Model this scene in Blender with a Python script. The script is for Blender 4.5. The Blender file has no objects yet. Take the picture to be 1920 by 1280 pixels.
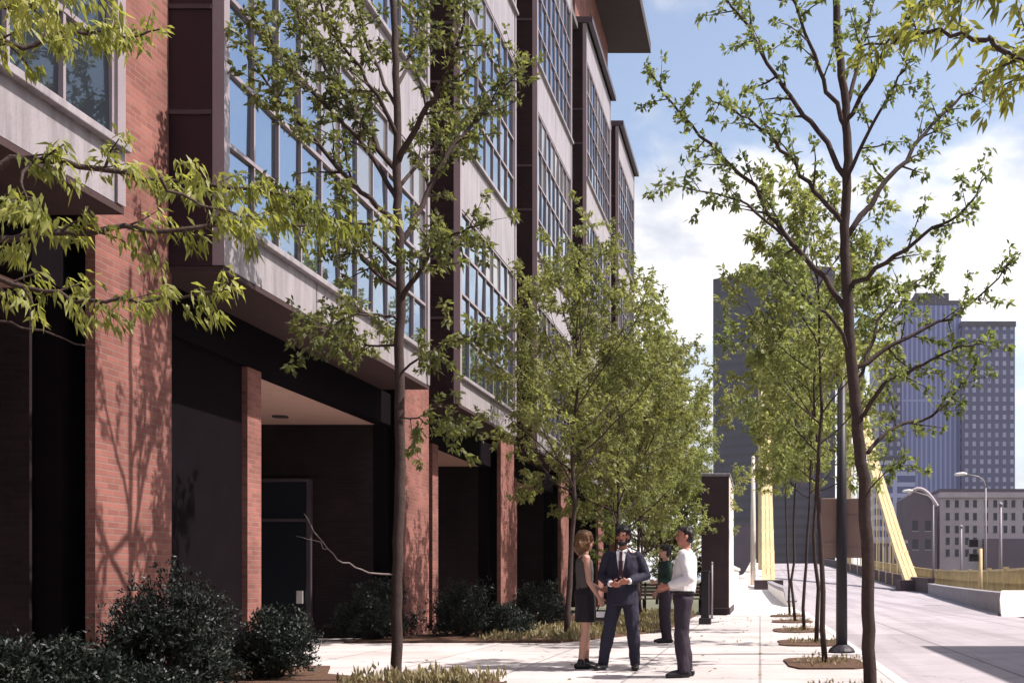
import bpy, bmesh, math, random
import numpy as np
from mathutils import Vector, Matrix

R = math.radians
scene = bpy.context.scene
col = scene.collection

# ------------------------------------------------------------------ camera
EYE = 1.12
F = 2000.0                      # focal length in pixels of the 1920 px wide photograph
VPX, VPY = 1425.0, 1085.0       # where lines along the street meet
cam_d = bpy.data.cameras.new("camera")
cam_d.sensor_width = 36.0
cam_d.lens = 36.0 * F / 1920.0
cam_d.shift_x = -(VPX - 960.0) / 1920.0
cam_d.shift_y = (VPY - 640.0) / 1920.0
cam_d.clip_start = 0.1
cam_d.clip_end = 6000.0
cam = bpy.data.objects.new("camera", cam_d)
cam.location = (0, 0, EYE)
cam.rotation_euler = (R(90), 0, 0)
col.objects.link(cam)
scene.camera = cam

# ------------------------------------------------------------------ light
SUN_EL, SUN_AZ = 55.0, 88.0      # azimuth clockwise from the street's direction (+Y)
sun_d = bpy.data.lights.new("sun", 'SUN')
sun_d.energy = 5.0
sun_d.angle = R(0.5)
sun_d.color = (1.0, 0.925, 0.87)
sun = bpy.data.objects.new("sun", sun_d)
sv = Vector((math.sin(R(SUN_AZ)) * math.cos(R(SUN_EL)), math.cos(R(SUN_AZ)) * math.cos(R(SUN_EL)), math.sin(R(SUN_EL))))
sun.rotation_euler = sv.to_track_quat('Z', 'Y').to_euler()
sun.location = (20, 0, 40)
col.objects.link(sun)

world = bpy.data.worlds.new("World")
scene.world = world
world.use_nodes = True
nt = world.node_tree
nt.nodes.clear()
def N(t, typ, **kw):
    n = t.nodes.new(typ)
    for k, v in kw.items():
        if k.startswith('i_'):
            n.inputs[k[2:].replace('_', ' ')].default_value = v
        else:
            setattr(n, k, v)
    return n
w_out = N(nt, 'ShaderNodeOutputWorld')
w_bg = N(nt, 'ShaderNodeBackground')
w_bg.inputs['Strength'].default_value = 0.10
w_sky = N(nt, 'ShaderNodeTexSky')
w_sky.sky_type = 'NISHITA'
w_sky.sun_disc = False
w_sky.sun_elevation = R(SUN_EL)
w_sky.sun_rotation = R(SUN_AZ)
w_sky.air_density = 1.0
w_sky.dust_density = 1.6
w_tc = N(nt, 'ShaderNodeTexCoord')
w_map = N(nt, 'ShaderNodeMapping')
w_map.inputs['Scale'].default_value = (1.0, 1.0, 1.9)
w_map.inputs['Location'].default_value = (0.35, 0.1, 0.05)
nt.links.new(w_tc.outputs['Generated'], w_map.inputs['Vector'])
w_n = N(nt, 'ShaderNodeTexNoise')
w_n.inputs['Scale'].default_value = 3.9
w_n.inputs['Detail'].default_value = 9.0
w_n.inputs['Roughness'].default_value = 0.56
w_n.inputs['Distortion'].default_value = 0.25
nt.links.new(w_map.outputs['Vector'], w_n.inputs['Vector'])
w_sep = N(nt, 'ShaderNodeSeparateXYZ')
nt.links.new(w_tc.outputs['Generated'], w_sep.inputs['Vector'])
w_el = N(nt, 'ShaderNodeMapRange', interpolation_type='SMOOTHSTEP')
w_el.inputs['From Min'].default_value = 0.29
w_el.inputs['From Max'].default_value = 0.44
w_el.inputs['To Min'].default_value = 0.12
w_el.inputs['To Max'].default_value = -0.04
nt.links.new(w_sep.outputs['Z'], w_el.inputs['Value'])
w_add = N(nt, 'ShaderNodeMath', operation='ADD')
nt.links.new(w_n.outputs['Fac'], w_add.inputs[0])
nt.links.new(w_el.outputs['Result'], w_add.inputs[1])
w_mask = N(nt, 'ShaderNodeMapRange', interpolation_type='SMOOTHSTEP')
w_mask.inputs['From Min'].default_value = 0.50
w_mask.inputs['From Max'].default_value = 0.68
nt.links.new(w_add.outputs['Value'], w_mask.inputs['Value'])
w_tint = N(nt, 'ShaderNodeMix', data_type='RGBA', blend_type='MULTIPLY')   # milky late-spring sky
w_tint.inputs['Factor'].default_value = 1.0
w_tint.inputs['B'].default_value = (1.62, 1.42, 1.28, 1)
nt.links.new(w_sky.outputs['Color'], w_tint.inputs['A'])
w_mix = N(nt, 'ShaderNodeMix', data_type='RGBA')
w_n2 = N(nt, 'ShaderNodeTexNoise')          # grey undersides of the clouds
w_n2.inputs['Scale'].default_value = 6.5; w_n2.inputs['Detail'].default_value = 7.0; w_n2.inputs['Roughness'].default_value = 0.55
nt.links.new(w_map.outputs['Vector'], w_n2.inputs['Vector'])
w_sh = N(nt, 'ShaderNodeMapRange', interpolation_type='SMOOTHSTEP')
w_sh.inputs['From Min'].default_value = 0.36; w_sh.inputs['From Max'].default_value = 0.60
nt.links.new(w_n2.outputs['Fac'], w_sh.inputs['Value'])
w_cc = N(nt, 'ShaderNodeMix', data_type='RGBA')
w_cc.inputs['A'].default_value = (4.3, 4.55, 5.1, 1); w_cc.inputs['B'].default_value = (8.2, 7.9, 7.7, 1)
nt.links.new(w_sh.outputs['Result'], w_cc.inputs['Factor'])
nt.links.new(w_cc.outputs['Result'], w_mix.inputs['B'])
nt.links.new(w_mask.outputs['Result'], w_mix.inputs['Factor'])
nt.links.new(w_tint.outputs['Result'], w_mix.inputs['A'])
nt.links.new(w_mix.outputs['Result'], w_bg.inputs['Color'])
nt.links.new(w_bg.outputs['Background'], w_out.inputs['Surface'])

scene.view_settings.view_transform = 'Standard'
scene.view_settings.look = 'None'
scene.view_settings.gamma = 1.0
scene.view_settings.exposure = 0.75
scene.view_settings.use_curve_mapping = False
scene.cycles.max_bounces = 6
scene.cycles.diffuse_bounces = 3
scene.cycles.glossy_bounces = 3
scene.cycles.transparent_max_bounces = 4
scene.cycles.caustics_reflective = False
scene.cycles.caustics_refractive = False
scene.cycles.use_denoising = True

def P(px, py, z):
    """world point seen at photo pixel (px, py) at distance z down the street"""
    return Vector(((px - VPX) / F * z, z, EYE - (py - VPY) / F * z))

# ------------------------------------------------------------------ materials
def new_mat(name):
    m = bpy.data.materials.new(name)
    m.use_nodes = True
    t = m.node_tree
    b = t.nodes['Principled BSDF']
    return m, t, b

def ramp_noise(t, vec, scale, detail=4, rough=0.55):
    n = N(t, 'ShaderNodeTexNoise')
    n.inputs['Scale'].default_value = scale
    n.inputs['Detail'].default_value = detail
    n.inputs['Roughness'].default_value = rough
    t.links.new(vec, n.inputs['Vector'])
    return n.outputs['Fac']

def plain(name, c, rough=0.7, var=0.25, scale=3.0, metallic=0.0, bump=0.0, spec=0.3, fine=40.0, streak=0.0):
    """a colour that varies in broad patches and in fine grain"""
    m, t, b = new_mat(name)
    tc = N(t, 'ShaderNodeTexCoord')
    f1 = ramp_noise(t, tc.outputs['Object'], scale, 6)
    f2 = ramp_noise(t, tc.outputs['Object'], fine, 3)
    ad = N(t, 'ShaderNodeMath', operation='ADD'); t.links.new(f1, ad.inputs[0]); t.links.new(f2, ad.inputs[1])
    mr = N(t, 'ShaderNodeMapRange')
    mr.inputs['From Min'].default_value = 0.6; mr.inputs['From Max'].default_value = 1.4
    mr.inputs['To Min'].default_value = 1 - var; mr.inputs['To Max'].default_value = 1 + var
    t.links.new(ad.outputs[0], mr.inputs['Value'])
    mx = N(t, 'ShaderNodeMix', data_type='RGBA', blend_type='MULTIPLY')
    mx.inputs['Factor'].default_value = 1.0
    mx.inputs['A'].default_value = (*c, 1)
    t.links.new(mr.outputs['Result'], mx.inputs['B'])
    if streak:      # rain streaks and grime running down
        mp = N(t, 'ShaderNodeMapping'); mp.inputs['Scale'].default_value = (5.0, 5.0, 0.45)
        t.links.new(tc.outputs['Object'], mp.inputs['Vector'])
        f3 = ramp_noise(t, mp.outputs['Vector'], 1.6, 6, 0.7)
        m3 = N(t, 'ShaderNodeMapRange'); m3.inputs['From Min'].default_value = 0.42; m3.inputs['From Max'].default_value = 0.7
        m3.inputs['To Min'].default_value = 1.0; m3.inputs['To Max'].default_value = 1.0 - streak
        t.links.new(f3, m3.inputs['Value'])
        mx2 = N(t, 'ShaderNodeMix', data_type='RGBA', blend_type='MULTIPLY'); mx2.inputs['Factor'].default_value = 1.0
        t.links.new(mx.outputs['Result'], mx2.inputs['A']); t.links.new(m3.outputs['Result'], mx2.inputs['B'])
        mx = mx2
    t.links.new(mx.outputs['Result'], b.inputs['Base Color'])
    b.inputs['Roughness'].default_value = rough
    b.inputs['Metallic'].default_value = metallic
    b.inputs['Specular IOR Level'].default_value = spec
    if bump:
        bp = N(t, 'ShaderNodeBump'); bp.inputs['Strength'].default_value = bump; bp.inputs['Distance'].default_value = 0.02
        t.links.new(f2, bp.inputs['Height']); t.links.new(bp.outputs['Normal'], b.inputs['Normal'])
    return m

def wall_uv(t):
    """(run along the wall, height) for upright walls of any side"""
    tc = N(t, 'ShaderNodeTexCoord')
    s = N(t, 'ShaderNodeSeparateXYZ'); t.links.new(tc.outputs['Object'], s.inputs[0])
    g = N(t, 'ShaderNodeNewGeometry')
    sn = N(t, 'ShaderNodeSeparateXYZ'); t.links.new(g.outputs['True Normal'], sn.inputs[0])
    ab = N(t, 'ShaderNodeMath', operation='ABSOLUTE'); t.links.new(sn.outputs['X'], ab.inputs[0])
    gt = N(t, 'ShaderNodeMath', operation='GREATER_THAN'); gt.inputs[1].default_value = 0.5; t.links.new(ab.outputs[0], gt.inputs[0])
    mx = N(t, 'ShaderNodeMix', data_type='FLOAT')
    t.links.new(gt.outputs[0], mx.inputs['Factor']); t.links.new(s.outputs['X'], mx.inputs['A']); t.links.new(s.outputs['Y'], mx.inputs['B'])
    c = N(t, 'ShaderNodeCombineXYZ')
    t.links.new(mx.outputs['Result'], c.inputs['X']); t.links.new(s.outputs['Z'], c.inputs['Y'])
    return c.outputs[0], tc

def brick_mat(name, c1, c2, mortar, bw=0.215, bh=0.078, ms=0.009, var=0.3):
    m, t, b = new_mat(name)
    uv, tc = wall_uv(t)
    br = N(t, 'ShaderNodeTexBrick')
    br.inputs['Scale'].default_value = 1.0
    br.inputs['Brick Width'].default_value = bw
    br.inputs['Row Height'].default_value = bh
    br.inputs['Mortar Size'].default_value = ms
    br.inputs['Mortar Smooth'].default_value = 0.2
    br.inputs['Color1'].default_value = (*c1, 1)
    br.inputs['Color2'].default_value = (*c2, 1)
    br.inputs['Mortar'].default_value = (*mortar, 1)
    t.links.new(uv, br.inputs['Vector'])
    f = ramp_noise(t, tc.outputs['Object'], 1.3, 6)
    mr = N(t, 'ShaderNodeMapRange'); mr.inputs['From Min'].default_value = 0.3; mr.inputs['From Max'].default_value = 0.7
    mr.inputs['To Min'].default_value = 1 - var; mr.inputs['To Max'].default_value = 1 + var
    t.links.new(f, mr.inputs['Value'])
    mx = N(t, 'ShaderNodeMix', data_type='RGBA', blend_type='MULTIPLY'); mx.inputs['Factor'].default_value = 1
    t.links.new(br.outputs['Color'], mx.inputs['A']); t.links.new(mr.outputs['Result'], mx.inputs['B'])
    t.links.new(mx.outputs['Result'], b.inputs['Base Color'])
    b.inputs['Roughness'].default_value = 0.85
    b.inputs['Specular IOR Level'].default_value = 0.2
    bp = N(t, 'ShaderNodeBump'); bp.inputs['Strength'].default_value = 0.6; bp.inputs['Distance'].default_value = 0.01; bp.invert = True
    t.links.new(br.outputs['Fac'], bp.inputs['Height']); t.links.new(bp.outputs['Normal'], b.inputs['Normal'])
    return m

def glass_mat(name, tint, fac, dark=(0.01, 0.013, 0.018)):
    """coated window glass: dark inside, mirror-like outside"""
    m, t, b = new_mat(name)
    out = t.nodes['Material Output']
    b.inputs['Base Color'].default_value = (*dark, 1)
    b.inputs['Roughness'].default_value = 0.3
    g = N(t, 'ShaderNodeBsdfGlossy'); g.inputs['Color'].default_value = (*tint, 1); g.inputs['Roughness'].default_value = 0.015
    tc = N(t, 'ShaderNodeTexCoord')
    f = ramp_noise(t, tc.outputs['Object'], 1.1, 2)
    bp = N(t, 'ShaderNodeBump'); bp.inputs['Strength'].default_value = 0.05; bp.inputs['Distance'].default_value = 0.06
    t.links.new(f, bp.inputs['Height']); t.links.new(bp.outputs['Normal'], g.inputs['Normal'])
    lw = N(t, 'ShaderNodeFresnel'); lw.inputs['IOR'].default_value = 1.5
    mr = N(t, 'ShaderNodeMapRange'); mr.inputs['To Min'].default_value = fac; mr.inputs['To Max'].default_value = 1.0
    t.links.new(lw.outputs[0], mr.inputs['Value'])
    mx = N(t, 'ShaderNodeMixShader')
    t.links.new(mr.outputs['Result'], mx.inputs[0]); t.links.new(b.outputs[0], mx.inputs[1]); t.links.new(g.outputs[0], mx.inputs[2])
    t.links.new(mx.outputs[0], out.inputs['Surface'])
    return m

def leaf_mat(name, c_dark, c_light, trans, tmix=0.45, scale=1.4):
    m, t, b = new_mat(name)
    out = t.nodes['Material Output']
    tc = N(t, 'ShaderNodeTexCoord')
    f1 = ramp_noise(t, tc.outputs['Object'], scale, 3)
    f2 = ramp_noise(t, tc.outputs['Object'], 23.0, 2)
    ad = N(t, 'ShaderNodeMath', operation='ADD'); t.links.new(f1, ad.inputs[0]); t.links.new(f2, ad.inputs[1])
    mr = N(t, 'ShaderNodeMapRange'); mr.inputs['From Min'].default_value = 0.7; mr.inputs['From Max'].default_value = 1.3
    t.links.new(ad.outputs[0], mr.inputs['Value'])
    mx = N(t, 'ShaderNodeMix', data_type='RGBA'); mx.inputs['A'].default_value = (*c_dark, 1); mx.inputs['B'].default_value = (*c_light, 1)
    t.links.new(mr.outputs['Result'], mx.inputs['Factor'])
    oi = N(t, 'ShaderNodeObjectInfo')
    hs = N(t, 'ShaderNodeHueSaturation')
    hm = N(t, 'ShaderNodeMapRange'); hm.inputs['To Min'].default_value = 0.482; hm.inputs['To Max'].default_value = 0.508
    vm = N(t, 'ShaderNodeMapRange'); vm.inputs['To Min'].default_value = 0.82; vm.inputs['To Max'].default_value = 1.2
    t.links.new(oi.outputs['Random'], hm.inputs['Value']); t.links.new(oi.outputs['Random'], vm.inputs['Value'])
    t.links.new(hm.outputs['Result'], hs.inputs['Hue']); t.links.new(vm.outputs['Result'], hs.inputs['Value'])
    t.links.new(mx.outputs['Result'], hs.inputs['Color'])
    mx = hs; mx_out = hs.outputs['Color']
    t.links.new(mx_out, b.inputs['Base Color'])
    b.inputs['Roughness'].default_value = 0.5
    b.inputs['Specular IOR Level'].default_value = 0.35
    tr = N(t, 'ShaderNodeBsdfTranslucent')
    mt = N(t, 'ShaderNodeMix', data_type='RGBA', blend_type='MULTIPLY'); mt.inputs['Factor'].default_value = 1
    mt.inputs['B'].default_value = (*trans, 1)
    t.links.new(mx_out, mt.inputs['A'])
    t.links.new(mt.outputs['Result'], tr.inputs['Color'])
    ms = N(t, 'ShaderNodeMixShader'); ms.inputs[0].default_value = tmix
    t.links.new(b.outputs[0], ms.inputs[1]); t.links.new(tr.outputs[0], ms.inputs[2])
    t.links.new(ms.outputs[0], out.inputs['Surface'])
    return m

def paving_mat(name, c, joint, jx, jy, jw=0.012, var=0.14, stain=0.2, spots=0.0, lanes=0.0):
    """cast concrete with tooled joints, stains and aggregate grain"""
    m, t, b = new_mat(name)
    tc = N(t, 'ShaderNodeTexCoord')
    br = N(t, 'ShaderNodeTexBrick'); br.offset = 0.0
    br.inputs['Scale'].default_value = 1.0; br.inputs['Brick Width'].default_value = jx; br.inputs['Row Height'].default_value = jy
    br.inputs['Mortar Size'].default_value = jw; br.inputs['Mortar Smooth'].default_value = 0.3
    br.inputs['Color1'].default_value = (*[v * (1 - var * 0.5) for v in c], 1); br.inputs['Color2'].default_value = (*[v * (1 + var * 0.4) for v in c], 1)
    br.inputs['Mortar'].default_value = (*joint, 1)
    t.links.new(tc.outputs['Object'], br.inputs['Vector'])
    f1 = ramp_noise(t, tc.outputs['Object'], 0.8, 8, 0.65)
    f2 = ramp_noise(t, tc.outputs['Object'], 60.0, 3)
    ad = N(t, 'ShaderNodeMath', operation='ADD'); t.links.new(f1, ad.inputs[0]); t.links.new(f2, ad.inputs[1])
    mr = N(t, 'ShaderNodeMapRange'); mr.inputs['From Min'].default_value = 0.6; mr.inputs['From Max'].default_value = 1.4
    mr.inputs['To Min'].default_value = 1 - stain; mr.inputs['To Max'].default_value = 1 + stain * 0.6
    t.links.new(ad.outputs[0], mr.inputs['Value'])
    mx = N(t, 'ShaderNodeMix', data_type='RGBA', blend_type='MULTIPLY'); mx.inputs['Factor'].default_value = 1
    t.links.new(br.outputs['Color'], mx.inputs['A']); t.links.new(mr.outputs['Result'], mx.inputs['B'])
    def mul(fac_out, lo, f0, f1):
        nonlocal mx
        m3 = N(t, 'ShaderNodeMapRange'); m3.inputs['From Min'].default_value = f0; m3.inputs['From Max'].default_value = f1
        m3.inputs['To Min'].default_value = lo; m3.inputs['To Max'].default_value = 1.0
        t.links.new(fac_out, m3.inputs['Value'])
        q = N(t, 'ShaderNodeMix', data_type='RGBA', blend_type='MULTIPLY'); q.inputs['Factor'].default_value = 1
        t.links.new(mx.outputs['Result'], q.inputs['A']); t.links.new(m3.outputs['Result'], q.inputs['B'])
        mx = q
    if spots:       # old gum and oil spots, hairline cracks
        vo = N(t, 'ShaderNodeTexVoronoi'); vo.inputs['Scale'].default_value = 1.7
        t.links.new(tc.outputs['Object'], vo.inputs['Vector'])
        mul(vo.outputs['Distance'], 1 - spots, 0.035, 0.075)
        vc = N(t, 'ShaderNodeTexVoronoi', feature='DISTANCE_TO_EDGE'); vc.inputs['Scale'].default_value = 0.33
        nz = N(t, 'ShaderNodeTexNoise'); nz.inputs['Scale'].default_value = 2.2; nz.inputs['Detail'].default_value = 6
        t.links.new(tc.outputs['Object'], nz.inputs['Vector'])
        va = N(t, 'ShaderNodeMix', data_type='RGBA', blend_type='ADD'); va.inputs['Factor'].default_value = 0.55
        t.links.new(tc.outputs['Object'], va.inputs['A']); t.links.new(nz.outputs['Color'], va.inputs['B'])
        t.links.new(va.outputs['Result'], vc.inputs['Vector'])
        mul(vc.outputs['Distance'], 1 - spots * 0.8, 0.002, 0.006)
    if lanes:       # tyre-polished bands along the street
        mp = N(t, 'ShaderNodeMapping'); mp.inputs['Scale'].default_value = (0.9, 0.035, 1.0)
        t.links.new(tc.outputs['Object'], mp.inputs['Vector'])
        mul(ramp_noise(t, mp.outputs['Vector'], 1.6, 4), 1 - lanes, 0.40, 0.58)
    t.links.new(mx.outputs['Result'], b.inputs['Base Color'])
    b.inputs['Roughness'].default_value = 0.85; b.inputs['Specular IOR Level'].default_value = 0.2
    return m

def grid_mat(name, wall, pane, bw, bh, ms, off=0.0, rough=0.35, pane2=None, metal=0.0):
    """a regular far facade: panes set in a lattice of wall"""
    m, t, b = new_mat(name)
    uv, tc = wall_uv(t)
    br = N(t, 'ShaderNodeTexBrick'); br.offset = off
    br.inputs['Scale'].default_value = 1.0; br.inputs['Brick Width'].default_value = bw; br.inputs['Row Height'].default_value = bh
    br.inputs['Mortar Size'].default_value = ms; br.inputs['Mortar Smooth'].default_value = 0.05
    br.inputs['Color1'].default_value = (*pane, 1); br.inputs['Color2'].default_value = (*(pane2 or pane), 1); br.inputs['Mortar'].default_value = (*wall, 1)
    t.links.new(uv, br.inputs['Vector']); t.links.new(br.outputs['Color'], b.inputs['Base Color'])
    b.inputs['Roughness'].default_value = rough; b.inputs['Metallic'].default_value = metal
    return m

M = {}
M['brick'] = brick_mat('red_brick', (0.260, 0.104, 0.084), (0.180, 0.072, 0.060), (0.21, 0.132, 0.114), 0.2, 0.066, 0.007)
M['shaded_brick'] = brick_mat('shaded_brown_brick', (0.022, 0.012, 0.014), (0.015, 0.008, 0.010), (0.02, 0.014, 0.015), 0.2, 0.066, 0.007)  # red brick darkened in colour for the shade of recesses and bay sides
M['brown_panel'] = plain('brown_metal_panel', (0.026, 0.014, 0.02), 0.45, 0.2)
M['panel'] = plain('pale_metal_panel', (0.315, 0.285, 0.30), 0.45, 0.14, 1.2, spec=0.4, streak=0.38)
M['frame'] = plain('grey_pink_aluminium', (0.27, 0.225, 0.24), 0.4, 0.12, 2.0, spec=0.5)
M['frame_dark'] = plain('dark_aluminium', (0.07, 0.055, 0.065), 0.4, 0.15)
M['shade_wall'] = plain('shade_black_wall', (0.006, 0.004, 0.0055), 0.85, 0.3, spec=0.04)  # shade put into the colour: near-black so wall and fascia stay dark in sun
M['glass_dim'] = glass_mat('dim_reflection_glass', (0.5, 0.58, 0.64), 0.12)  # dark reflection put into the material: weaker mirror for the near bay
M['blind'] = glass_mat('glass_over_blinds', (0.66, 0.72, 0.76), 0.30, (0.20, 0.19, 0.18))
M['glass'] = glass_mat('coated_glass', (0.58, 0.70, 0.84), 0.58)
M['dark_glass'] = glass_mat('dark_glass', (0.5, 0.6, 0.7), 0.05)
M['ceiling'] = plain('stucco_ceiling', (0.52, 0.33, 0.27), 0.9, 0.08)
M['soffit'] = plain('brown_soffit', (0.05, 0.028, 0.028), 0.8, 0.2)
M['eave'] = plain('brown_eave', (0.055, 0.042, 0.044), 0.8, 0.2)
M['roof'] = plain('roof_membrane', (0.12, 0.11, 0.11), 0.9)
M['walk'] = paving_mat('pale_concrete_walk', (0.475, 0.435, 0.425), (0.27, 0.24, 0.235), 1.5, 1.5, 0.02, 0.22, 0.4, 0.4)
M['road'] = paving_mat('grey_pink_concrete_road', (0.36, 0.325, 0.345), (0.2, 0.18, 0.19), 3.35, 6.0, 0.03, 0.16, 0.28, 0.35, 0.2)
M['kerb'] = paving_mat('kerb_concrete', (0.55, 0.51, 0.50), (0.36, 0.36, 0.34), 4.0, 2.4, 0.01)
M['deck'] = paving_mat('bleached_bridge_walk', (0.62, 0.59, 0.57), (0.48, 0.45, 0.43), 1.5, 2.4)
M['mulch'] = plain('bark_mulch', (0.10, 0.055, 0.035), 0.95, 0.5, 9.0, bump=0.8, fine=90)
M['earth'] = plain('dry_ground', (0.11, 0.11, 0.07), 0.95, 0.4, 0.05)
M['bark'] = plain('tree_bark', (0.050, 0.032, 0.028), 0.9, 0.45, 12.0, bump=0.5, fine=70)
M['bark_pale'] = plain('pale_twig_bark', (0.20, 0.16, 0.15), 0.9, 0.3, 12.0)
M['leaf_young'] = leaf_mat('young_leaves', (0.125, 0.148, 0.038), (0.36, 0.365, 0.11), (1.7, 1.75, 1.0), 0.45)
M['leaf'] = leaf_mat('tree_leaves', (0.065, 0.086, 0.030), (0.215, 0.24, 0.09), (1.6, 1.65, 1.05), 0.48)
M['leaf_far'] = leaf_mat('far_tree_leaves', (0.092, 0.113, 0.040), (0.295, 0.305, 0.12), (1.55, 1.6, 1.05), 0.48, 0.9)
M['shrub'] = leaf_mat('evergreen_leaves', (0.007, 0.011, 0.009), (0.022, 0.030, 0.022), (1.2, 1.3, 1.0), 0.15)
M['dry'] = leaf_mat('dry_ground_cover', (0.15, 0.14, 0.065), (0.40, 0.35, 0.20), (1.3, 1.2, 0.9), 0.3)
M['yellow'] = plain('faded_yellow_paint', (0.56, 0.43, 0.23), 0.65, 0.2, 0.6, streak=0.4)
M['cream'] = plain('bleached_concrete', (0.66, 0.57, 0.49), 0.85, 0.14, streak=0.4)
M['white_conc'] = plain('white_concrete', (0.74, 0.71, 0.68), 0.85, 0.1, streak=0.3)
M['grey_conc'] = plain('weathered_concrete', (0.27, 0.25, 0.27), 0.9, 0.3, streak=0.5)
M['dark_conc'] = plain('dark_concrete', (0.055, 0.035, 0.04), 0.9, 0.3)  # plain dark tone, also laid over the pylon's near face for its shade
M['post'] = plain('dark_post_paint', (0.022, 0.018, 0.024), 0.5, 0.2)
M['sign_back'] = plain('brown_sign_back', (0.27, 0.18, 0.155), 0.7, 0.15)
M['bench'] = plain('pale_bench_slats', (0.46, 0.37, 0.36), 0.7, 0.15)
M['lamp_metal'] = plain('lamp_grey_metal', (0.24, 0.21, 0.23), 0.5, 0.1)
M['skin'] = plain('skin', (0.50, 0.27, 0.20), 0.55, 0.08, 8.0)
M['skin_tan'] = plain('tanned_skin', (0.40, 0.17, 0.12), 0.55, 0.08, 8.0)
M['hair_black'] = plain('black_hair', (0.014, 0.010, 0.011), 0.5, 0.3, 30)
M['hair_brown'] = plain('brown_hair', (0.115, 0.055, 0.022), 0.45, 0.35, 25)
M['navy'] = plain('navy_suit_cloth', (0.024, 0.022, 0.040), 0.85, 0.2, 6)
M['trousers'] = plain('dark_trouser_cloth', (0.035, 0.025, 0.038), 0.85, 0.2, 6)
M['white_shirt'] = plain('white_shirt_cloth', (0.74, 0.71, 0.72), 0.8, 0.06, 5)
M['grey_top'] = plain('grey_knit', (0.085, 0.072, 0.072), 0.9, 0.15, 8)
M['black_cloth'] = plain('black_skirt_cloth', (0.014, 0.011, 0.015), 0.85, 0.2, 8)
M['green_top'] = plain('dark_green_cloth', (0.014, 0.032, 0.024), 0.85, 0.2, 8)
M['tie'] = plain('dark_tie', (0.05, 0.02, 0.03), 0.6, 0.2, 20)
M['shoe'] = plain('black_shoe_leather', (0.015, 0.012, 0.013), 0.35, 0.2, 10)
M['leather'] = plain('brown_leather', (0.02, 0.014, 0.012), 0.4, 0.2, 10)
M['eye'] = plain('eye_dark', (0.02, 0.015, 0.012), 0.2, 0.1)
M['lip'] = plain('lip', (0.30, 0.10, 0.09), 0.5, 0.1)
M['office_dark'] = grid_mat('ribbed_dark_tower', (0.012, 0.008, 0.014), (0.026, 0.018, 0.034), 60.0, 3.7, 0.85, rough=0.4)
M['office_pale'] = grid_mat('grey_tower_lattice', (0.085, 0.078, 0.15), (0.36, 0.35, 0.47), 3.3, 3.9, 0.95, rough=0.5, pane2=(0.26, 0.25, 0.37))
M['office_strip'] = grid_mat('blue_glass_strips', (0.27, 0.27, 0.44), (0.12, 0.13, 0.30), 2.1, 80.0, 0.42, rough=0.35)
M['office_band'] = grid_mat('blue_banded_block', (0.33, 0.33, 0.48), (0.07, 0.075, 0.18), 9.0, 4.0, 0.8, rough=0.4)
M['wall_rib'] = plain('wall_rib', (0.2, 0.17, 0.19), 0.9)
M['stone'] = plain('purple_grey_stone', (0.42, 0.355, 0.38), 0.9, 0.2, 0.2, streak=0.3)
M['stone_dark'] = plain('dark_red_stone', (0.12, 0.085, 0.105), 0.9, 0.2, 0.2)
M['window_dark'] = plain('dark_far_window', (0.028, 0.02, 0.035), 0.3, 0.2)
M['slate'] = plain('slate_roof', (0.09, 0.075, 0.09), 0.8, 0.2, 0.3)
M['tan_brick'] = brick_mat('tan_brick', (0.30, 0.22, 0.17), (0.24, 0.17, 0.13), (0.3, 0.26, 0.22))

# ------------------------------------------------------------------ helpers
def tag(o, label=None, cat=None, group=None, kind=None):
    if label: o['label'] = label
    if cat: o['category'] = cat
    if group: o['group'] = group
    if kind: o['kind'] = kind
    return o

def empty(name, loc, rz=0.0):
    o = bpy.data.objects.new(name, None)
    o.location = loc
    o.rotation_euler = (0, 0, rz)
    o.empty_display_size = 0.3
    col.objects.link(o)
    return o

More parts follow.
